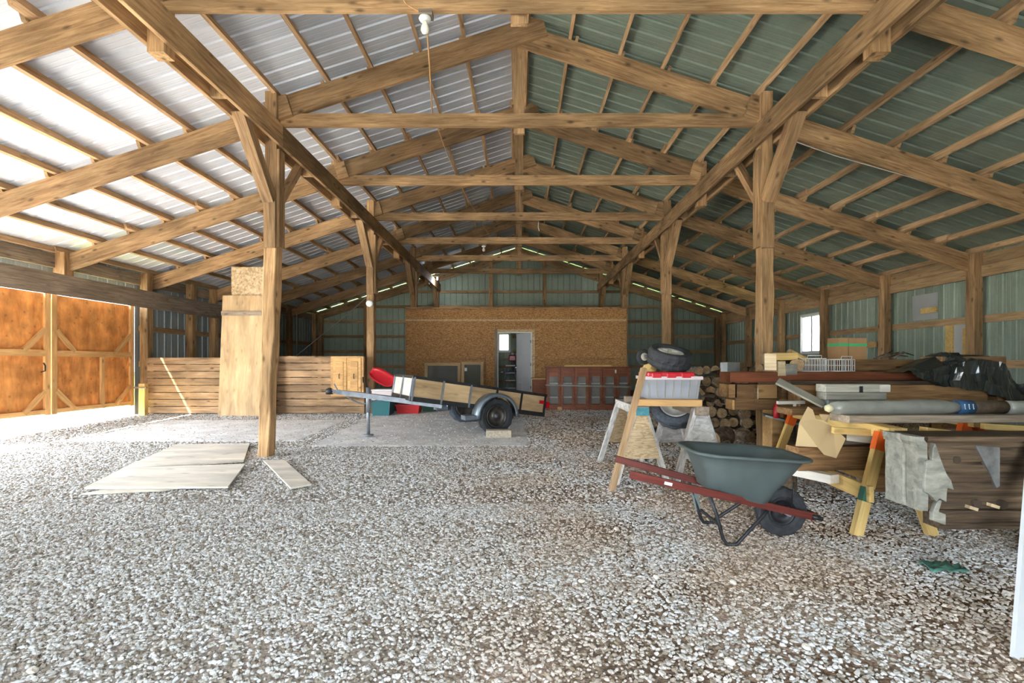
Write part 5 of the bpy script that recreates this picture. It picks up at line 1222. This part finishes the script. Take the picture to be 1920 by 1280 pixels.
# ---- split logs on the beam stack
def log_mesh(L, r, n, seed, split=0.0, bark=M_BARK, endm=W_LOGEND, side=None):
    """log along X; split > 0 cuts the section flat; material 0 bark, 1 ends, 2 split face"""
    prof = []
    for i in range(n):
        a = 2*math.pi*i/n; rr = r*(1 + 0.10*noise.noise(Vector((math.cos(a)*1.5, math.sin(a)*1.5, seed*3.7))))
        y, z = rr*math.cos(a), rr*math.sin(a)
        if split == 1: z = max(z, -0.08*r)
        if split == 2: z = max(z, 0.0); y = max(y, 0.0)
        prof.append((y, z))
    vs = [(x, y, z) for x in (-L/2, L/2) for y, z in prof]; fs = [(i, (i+1)%n, n+(i+1)%n, n+i) for i in range(n)] + [tuple(range(n-1,-1,-1)), tuple(range(n,2*n))]
    mi = []
    for i in range(n):
        y, z = prof[i]; y2, z2 = prof[(i+1)%n]
        flatf = split and ((abs(z+0.08*r) < 1e-5 and abs(z2+0.08*r) < 1e-5) if split == 1 else (abs(z) < 1e-5 and abs(z2) < 1e-5 or abs(y) < 1e-5 and abs(y2) < 1e-5))
        mi.append(2 if flatf else 0)
    return mesh('log', vs, fs, [bark, endm, side or W_SPLIT], False, mi + [1, 1])
def log(label, c, direction, L, r, seed, split=0, roll=0, name='firewood_log', group=None, cat='log', n=12, bark=M_BARK):
    M, _ = frame_x(c, Vector(c)+Vector(direction)); M.translation = Vector(c)
    o = obj(name, log_mesh(L, r, n, seed, split, bark), None, M @ Matrix.Rotation(roll, 4, 'X'))
    return tag(o, label, cat, group)
zt0 = zS+0.437
def hunk(label, px, py, w, dp, h, rz, mat, seed, rx=0):
    me = rough_mesh(w, dp, h, mat, seed, 0.012, 4, bev=0.006)
    o = obj('split_log', me, None, mat_of((PX(px,5.6), 5.6, PZ(py,5.6)), (rx, 0, rz))); return tag(o, label, 'log', 'split logs on the beam stack')
hunk('squared pale split log with a dark knot on the beam stack', 1440, 679, 0.12, 0.3, 0.20, R(-18), W_SPLIT, 1)
hunk('pale split log standing upright between two others on the beam stack', 1452, 690, 0.09, 0.28, 0.17, R(5), W_SPLIT, 2)
hunk('long squared orange split log topping the heap on the beam stack', 1466, 668, 0.26, 0.20, 0.085, R(-8), W_YEL, 3)
hunk('pale blocky split log in the middle of the heap on the beam stack', 1468, 692, 0.13, 0.30, 0.13, R(8), W_PALE, 4)
log('round end log with torn bark in the heap on the beam stack', (PX(1490,5.6), 5.62, zt0+0.075), (0.35,1,0), 0.34, 0.075, 3, 0, 0, 'split_log', 'split logs on the beam stack')
log('orange split log slanting at the end of the heap on the beam stack', (PX(1494,5.6), 5.6, zt0+0.17), (1,0.3,-0.4), 0.26, 0.045, 5, 1, 0.4, 'split_log', 'split logs on the beam stack', bark=W_YEL)
log('flat split slab under the heap on the beam stack', (PX(1447,5.6), 5.58, zt0+0.025), (1,0.1,0), 0.30, 0.06, 6, 1, 0, 'split_log', 'split logs on the beam stack')
# ---- firewood pile
random.seed(21)
def ends(i): return ('round firewood log in the dark woodpile behind the beam stack', 'split firewood log in the dark woodpile behind the beam stack')
rows = 0
pile = []
for row in range(7):
    y = 7.66 + 0.05*row; z = gz(y) + 0.085 + row*0.162
    x = 2.35 + 0.08*row + (0.08 if row % 2 else 0); xe = 5.4 - 0.05*row
    while x < xe:
        r = random.uniform(0.062, 0.092); x += r
        if abs(x-3.25) > 0.0:
            sp = random.random() < 0.35
            log(ends(0)[1 if sp else 0], (x, y+random.uniform(-0.06,0.10), z + random.uniform(-0.015,0.02)), (random.uniform(-0.12,0.12), 1, random.uniform(-0.05,0.05)), random.uniform(0.36,0.5), r, random.random()*50, 1 if sp else 0, random.uniform(0,6.28), group=('round' if not sp else 'split') + ' logs of the woodpile')
        x += r + 0.004
# odd logs lying in front of the pile
def glog(label, px, py, direction, L, r, split=0, roll=0, seed=0):
    x, y = gp(px, py); return log(label, (x, y, gz(y)+r*0.95), direction, L, r, seed, split, roll, n=16)
glog('large grey barked log lying in front of the woodpile', 1347, 838, (1,0.8,0.1), 0.42, 0.145, seed=2)
glog('bark covered log showing through under the clear bin', 1232, 826, (1,0.7,0), 0.34, 0.11, seed=8)
glog('round log end facing out between the large barked log and the post', 1390, 826, (0.3,-1,0), 0.4, 0.085, seed=12)
glog('thick log lying at the foot of the squared post', 1465, 838, (0.9,-0.5,0), 0.4, 0.11, seed=14)
glog('brown log beside the far leg of the yellow sawhorse', 1472, 828, (-0.5,-1,0), 0.4, 0.10, seed=17)
x_, y_ = gp(1251, 826)
log('pale half round split log standing on end in front of the woodpile', (x_, y_, gz(y_)+0.17), (0.1,-0.25,1), 0.36, 0.10, 4, 1, R(100), n=16)
glog('split log wedge leaning against the large barked log', 1345, 850, (1,0.2,0.25), 0.36, 0.07, 1, 0.5, 19)
o = box('foam_block', (0.26,0.16,0.16), plain('grey_block', (0.40,0.42,0.40), 0.8, var=0.2), None, (PX(1372,7.66), 7.72, 1.23), (0,0,R(20)), 0.006); tag(o, 'small grey block sitting on top of the woodpile', 'block')
# scraps of plastic on the pile
def scrap(label, c, s, mat, seed):
    vs, fs = [], []; n = 7
    for i in range(n+1):
        for j in range(n+1):
            p = Vector((i/n-0.5, j/n-0.5, 0)); k = noise.noise(p*5+Vector((seed,0,0))); vs.append((p.x*s[0], p.y*s[1], s[2]*(0.5+k)))
    for i in range(n):
        for j in range(n): a = i*(n+1)+j; fs.append((a, a+n+1, a+n+2, a+1))
    o = obj('plastic_scrap', mesh('plastic_scrap', vs, fs, mat, True), None, Matrix.Translation(c)); tag(o, label, 'plastic')
    m_ = o.modifiers.new('thickness', 'SOLIDIFY'); m_.thickness = 0.002
x_, y_ = gp(1768, 1072)
scrap('crumpled green plastic scrap lying on the gravel below the torn beam', (x_, y_, gz(y_)+0.018), (0.22,0.13,0.035), M_GPLAS, 3)
scrap('teal and white plastic scrap hanging on the woodpile', (PX(1322,7.5), 7.8, 1.15), (0.14,0.10,0.10), M_TEALP, 7)
# red hydrant-like small bottle between logs and horse
lathe_o = lathe('red_bottle', [(0.03,0),(0.035,0.01),(0.035,0.12),(0.018,0.15),(0.018,0.17),(0,0.172)], 14, M_RED, None, Matrix.Translation((PX(1453,5.45),5.42,PZ(783,5.45)))); tag(lathe_o, 'small red bottle below the beam stack', 'bottle')
o = box('metal_tray', (0.55,0.30,0.02), M_SCREW, None, (PX(1480,5.5),5.50,PZ(789,5.5)), (0,R(14),R(-20))); tag(o, 'grey metal sheet sloping below the beam stack', 'sheet')
# ---- torn old beam in the foreground
yB = 2.95; f0 = yB-0.17   # near face
xB0 = 2.35; zt_, zm_, zb_ = 0.872, 0.445, PZ(992,f0)
t = thing('old_beam', 'massive weathered dark beam with pale torn end and peg holes', 'beam', (xB0+1.7, yB, zm_))
def hewn_front(x0, x1, z0, z1, dpt, mat, seed, jag):
    nx, nz = 80, 36; vs, fs = [], []
    for i in range(nx+1):
        x = x0 + (x1-x0)*i/nx
        for j in range(nz+1):
            z = z0 + (z1-z0)*j/nz
            q = 0.016*noise.noise(Vector((x*1.4, z*16, seed))) + 0.012*min(0, noise.noise(Vector((x*1.1, z*34, seed+3)))+0.05)*-3
            vs.append((x, f0 + q, z))
    for i in range(nx):
        for j in range(nz):
            a = i*(nz+1)+j; fs.append((a, a+nz+1, a+nz+2, a+1))
    nb = len(vs); vs += [(x0,f0+dpt,z0),(x1,f0+dpt,z0),(x1,f0+dpt,z1),(x0,f0+dpt,z1)]
    L_ = [j for j in range(nz+1)]; Rr = [nx*(nz+1)+j for j in range(nz+1)]; Tp = [i*(nz+1)+nz for i in range(nx+1)]; Bt = [i*(nz+1) for i in range(nx+1)]
    fs += [tuple(L_ + [nb+3, nb]), tuple(Rr[::-1] + [nb+1, nb+2]), tuple(Tp + [nb+2, nb+3]), tuple(Bt[::-1] + [nb, nb+1]), (nb, nb+3, nb+2, nb+1)]
    return mesh('old_beam', vs, fs, mat)
obj('beam', hewn_front(xB0+0.02, 5.3, zm_+0.004, zt_, 0.25, W_OLD, 1, 0), t)
# weathered pale end grain, split and uneven
vs, fs = [], []; ny_, nz_ = 12, 18
for i in range(ny_+1):
    for j in range(nz_+1):
        yy = f0-0.006 + 0.256*i/ny_; zz = zm_ + (zt_-zm_)*j/nz_
        q = 0.004*noise.noise(Vector((yy*7, zz*7, 3))) + 0.003*noise.noise(Vector((yy*30, zz*20, 8))) - 0.02*math.exp(-((yy-f0-0.10-0.06*(zz-0.6))/0.008)**2)
        if zz > zt_-0.03: q -= -0.02
        vs.append((xB0 - 0.012 - q*0.9, yy, zz))
for i in range(ny_):
    for j in range(nz_): a = i*(nz_+1)+j; fs.append((a, a+1, a+nz_+2, a+nz_+1))
o = obj('end_grain', mesh('end_grain', vs, fs, W_PALE), t); q = o.modifiers.new('thickness','SOLIDIFY'); q.thickness = 0.05; q.offset = 0
# torn pale face: jagged plates standing proud of the beam
def plate(nm, pts, mat, thick, yo):
    P = [(PX(a, f0), PZ(b2, f0)) for a, b2 in pts]
    prism(nm, P, thick, mat, t, Matrix.Translation((0, f0-yo, 0)), 0.003)
plate('torn_face', [(1731,862),(1741,861),(1743,838),(1747,829),(1757,858),(1768,886),(1776,898),(1769,918),(1768,939),(1755,932),(1750,938),(1738,926),(1728,920),(1727,900)], W_PALE, 0.035, 0.008)
plate('torn_face', [(1775,902),(1779,897),(1785,917),(1774,914)], W_PALE, 0.02, 0.005)
plate('torn_face', [(1756,935),(1761,937),(1755,957),(1768,962),(1768,982),(1744,974),(1744,958),(1750,943)], W_PALE, 0.03, 0.006)
plate('grey_notch', [(1826,834),(1872,838),(1872,910),(1866,914),(1850,880)], plain('grey_notch_wood', (0.12,0.12,0.115), 0.8, var=0.4, scale=16, bump=0.4), 0.03, -0.003)
for (a, b2, r) in ((1791,861,0.021),(1876,945,0.028),(1829,943,0.024)):
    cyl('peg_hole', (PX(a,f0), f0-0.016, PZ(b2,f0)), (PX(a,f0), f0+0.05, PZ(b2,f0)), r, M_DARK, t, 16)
for (a, b2, w_) in ((1818,950,0.05),(1858,946,0.06)): plank('wedge', (PX(a-8,f0), f0-0.012, PZ(b2-2,f0)), (PX(a+8,f0), f0-0.012, PZ(b2+3,f0)), 0.03, 0.018, W_SPLIT, t)  # pale wood pieces standing in for yellow light through gaps between the beams
t = thing('old_beam', 'flatter weathered beam lying directly beneath the massive torn beam', 'beam', (xB0+1.8, yB, zb_))
obj('beam', hewn_front(xB0+0.09, 5.3, zb_, zm_, 0.12, W_OLD, 5, 0), t)
for k, xx in enumerate((3.45, 4.9)):
    o = box('support_block', (0.25,0.3,zb_-gz(yB)+0.01), W_OLD, None, (xx, yB, (zb_+gz(yB))/2), bev=0.008); tag(o, ('short timber crib under the torn old beam, inner one','short timber crib under the torn old beam, outer one')[k], 'block')
# ---- leaning white board at the edge
o = plank('white_board', (2.28, 2.2, gz(2.2)), (2.97, 2.77, 0.90), 0.05, 0.02, M_WHITEG, None, up=(0,1,0)); tag(o, 'white painted board leaning up from the gravel to the torn beam', 'board')
# ---- loose bigger stones
random.seed(3)
for k, (px, py, s) in enumerate(((1368,1244,0.022),(1511,1216,0.02),(1375,1095,0.022),(1090,1092,0.018),(1230,1085,0.02),(1155,994,0.02),(1268,915,0.02),(1190,1130,0.016),(60,1262,0.022),(955,806+12,0.04))):
    x_, y_ = gp(px, py)
    bm = bmesh.new(); bmesh.ops.create_icosphere(bm, subdivisions=2, radius=s)
    for v in bm.verts: v.co += v.co.normalized()*s*0.5*noise.noise(v.co/s*0.9 + Vector((k*4.1,0,0))); v.co.z *= 0.7
    me = bpy.data.meshes.new('stone'); bm.to_mesh(me); bm.free(); me.materials.append(M_STONE)
    o = obj('stone', me, None, mat_of((x_, y_, gz(y_)+s*0.6), (0,0,k)))
    tag(o, 'larger rounded pale stone lying loose on the gravel' if k < 9 else 'rounded brown stone beside the concrete block at the trailer wheel', 'stone', 'larger loose stones' if k < 9 else None)
# ---- lamps and cords
def bulb(label, x, y, z, mat, s=1.0, socket=True):
    t = thing('light_bulb', label, 'bulb', (x,y,z), local=True)
    lathe('glass', [(0.0,-0.115*s),(0.025*s,-0.108*s),(0.038*s,-0.08*s),(0.034*s,-0.05*s),(0.018*s,-0.015*s),(0.015*s,0.0)], 18, mat, t)
    if socket: lathe('socket', [(0.020*s,0.0),(0.045*s,0.004),(0.055*s,0.02*s),(0.05*s,0.035*s)], 18, M_WHITE, t); box('mounting_box', (0.12,0.09,0.05), W_GREY, t, (0.01,0,0.058))
    return t
yb0 = YK[0]-0.05
bulb('unlit light bulb under the nearest tie beam', PX(797,yb0), yb0, 4.448-0.083, M_BULB, 1.0)
o = tube('power_cord', [(PX(752,yb0), yb0-0.03, 4.72), (PX(753,yb0), yb0-0.03, 4.60), (PX(762,yb0), yb0-0.03, 4.50), (PX(780,yb0), yb0-0.02, 4.455), (PX(797,yb0),yb0+0.01,4.43)], 0.008, M_CORD, None, 6); tag(o, 'tan power cord bending down to the bulb under the nearest tie beam', 'cord')
pts = [(PX(799,yb0), yb0+0.03, 4.38)]
for k in range(1, 5):
    a = YK[k]; xk = PX((797,812,856,893,920)[k], a)
    z_prev = pts[-1]; mid = ((z_prev[0]+xk)/2, (z_prev[1]+a)/2, (z_prev[2]+4.66)/2-0.04)
    pts += [mid, (xk, a-0.07, 4.64), (xk, a+0.03, 4.63)]
o = tube('power_cord', pts, 0.008, M_CORD, None, 6); tag(o, 'long tan power cord strung back over the tie beams', 'cord')
bulb('unlit light bulb hanging under a far tie beam', PX(907,YK[4]-0.05), YK[4]-0.05, 4.448-0.083, M_BULB, 1.0)
t = bulb('small lit bluish bulb fixed high on the far end post', PX(820,17.6), 17.6, PZ(520,17.6), M_LIT, 0.8, True); 
plank('arm', (-0.26,0,0.05), (0.0,0,0.05), 0.03, 0.03, W_GREY, t)
pl_ = bpy.data.lights.new('lamp_glow', 'POINT'); pl_.energy = 6; pl_.color = (0.8,0.9,1.0); pl_.shadow_soft_size = 0.03
po = bpy.data.objects.new('lamp_glow', pl_); C.objects.link(po); po.parent = t; po.location = (0,0,-0.17)
o = tube('hanging_rope', [(PX(1010,YK[3]),YK[3],4.45),(PX(1009,YK[3]),YK[3]-0.05,4.30),(PX(1011,YK[3]),YK[3]-0.05,4.22)], 0.012, M_ROPE, None, 6); tag(o, 'short knotted rope hanging from a tie beam near the king post', 'rope')
o = tube('hanging_rope', [(-7.85,YK[6]-0.03,zt(7.85)-0.3),(-7.85,YK[6]-0.03,1.60)], 0.015, M_ROPE, None, 6); tag(o, 'pale rope hanging straight down over the stall', 'rope')
o = tube('hanging_rope', [(-7.85,YK[6]-0.06,1.55),(-6.06,YK[6]-0.06,PZ(590,YK[6])),(-5.0,YK[6]-0.06,zt(5.0)-0.32)], 0.015, M_ROPE, None, 6); tag(o, 'pale rope slanting up across the far wall over the stall', 'rope')

o = tube('power_cord', [(3.62,YK[1]+0.04,4.34),(4.3,YK[1]+0.04,4.10),(5.0,YK[1]+0.04,3.90),(5.66,YK[1]+0.04,3.72)], 0.006, M_ROPE, None, 6); tag(o, 'thin white cord running beneath an aisle rafter behind the squared post', 'cord')
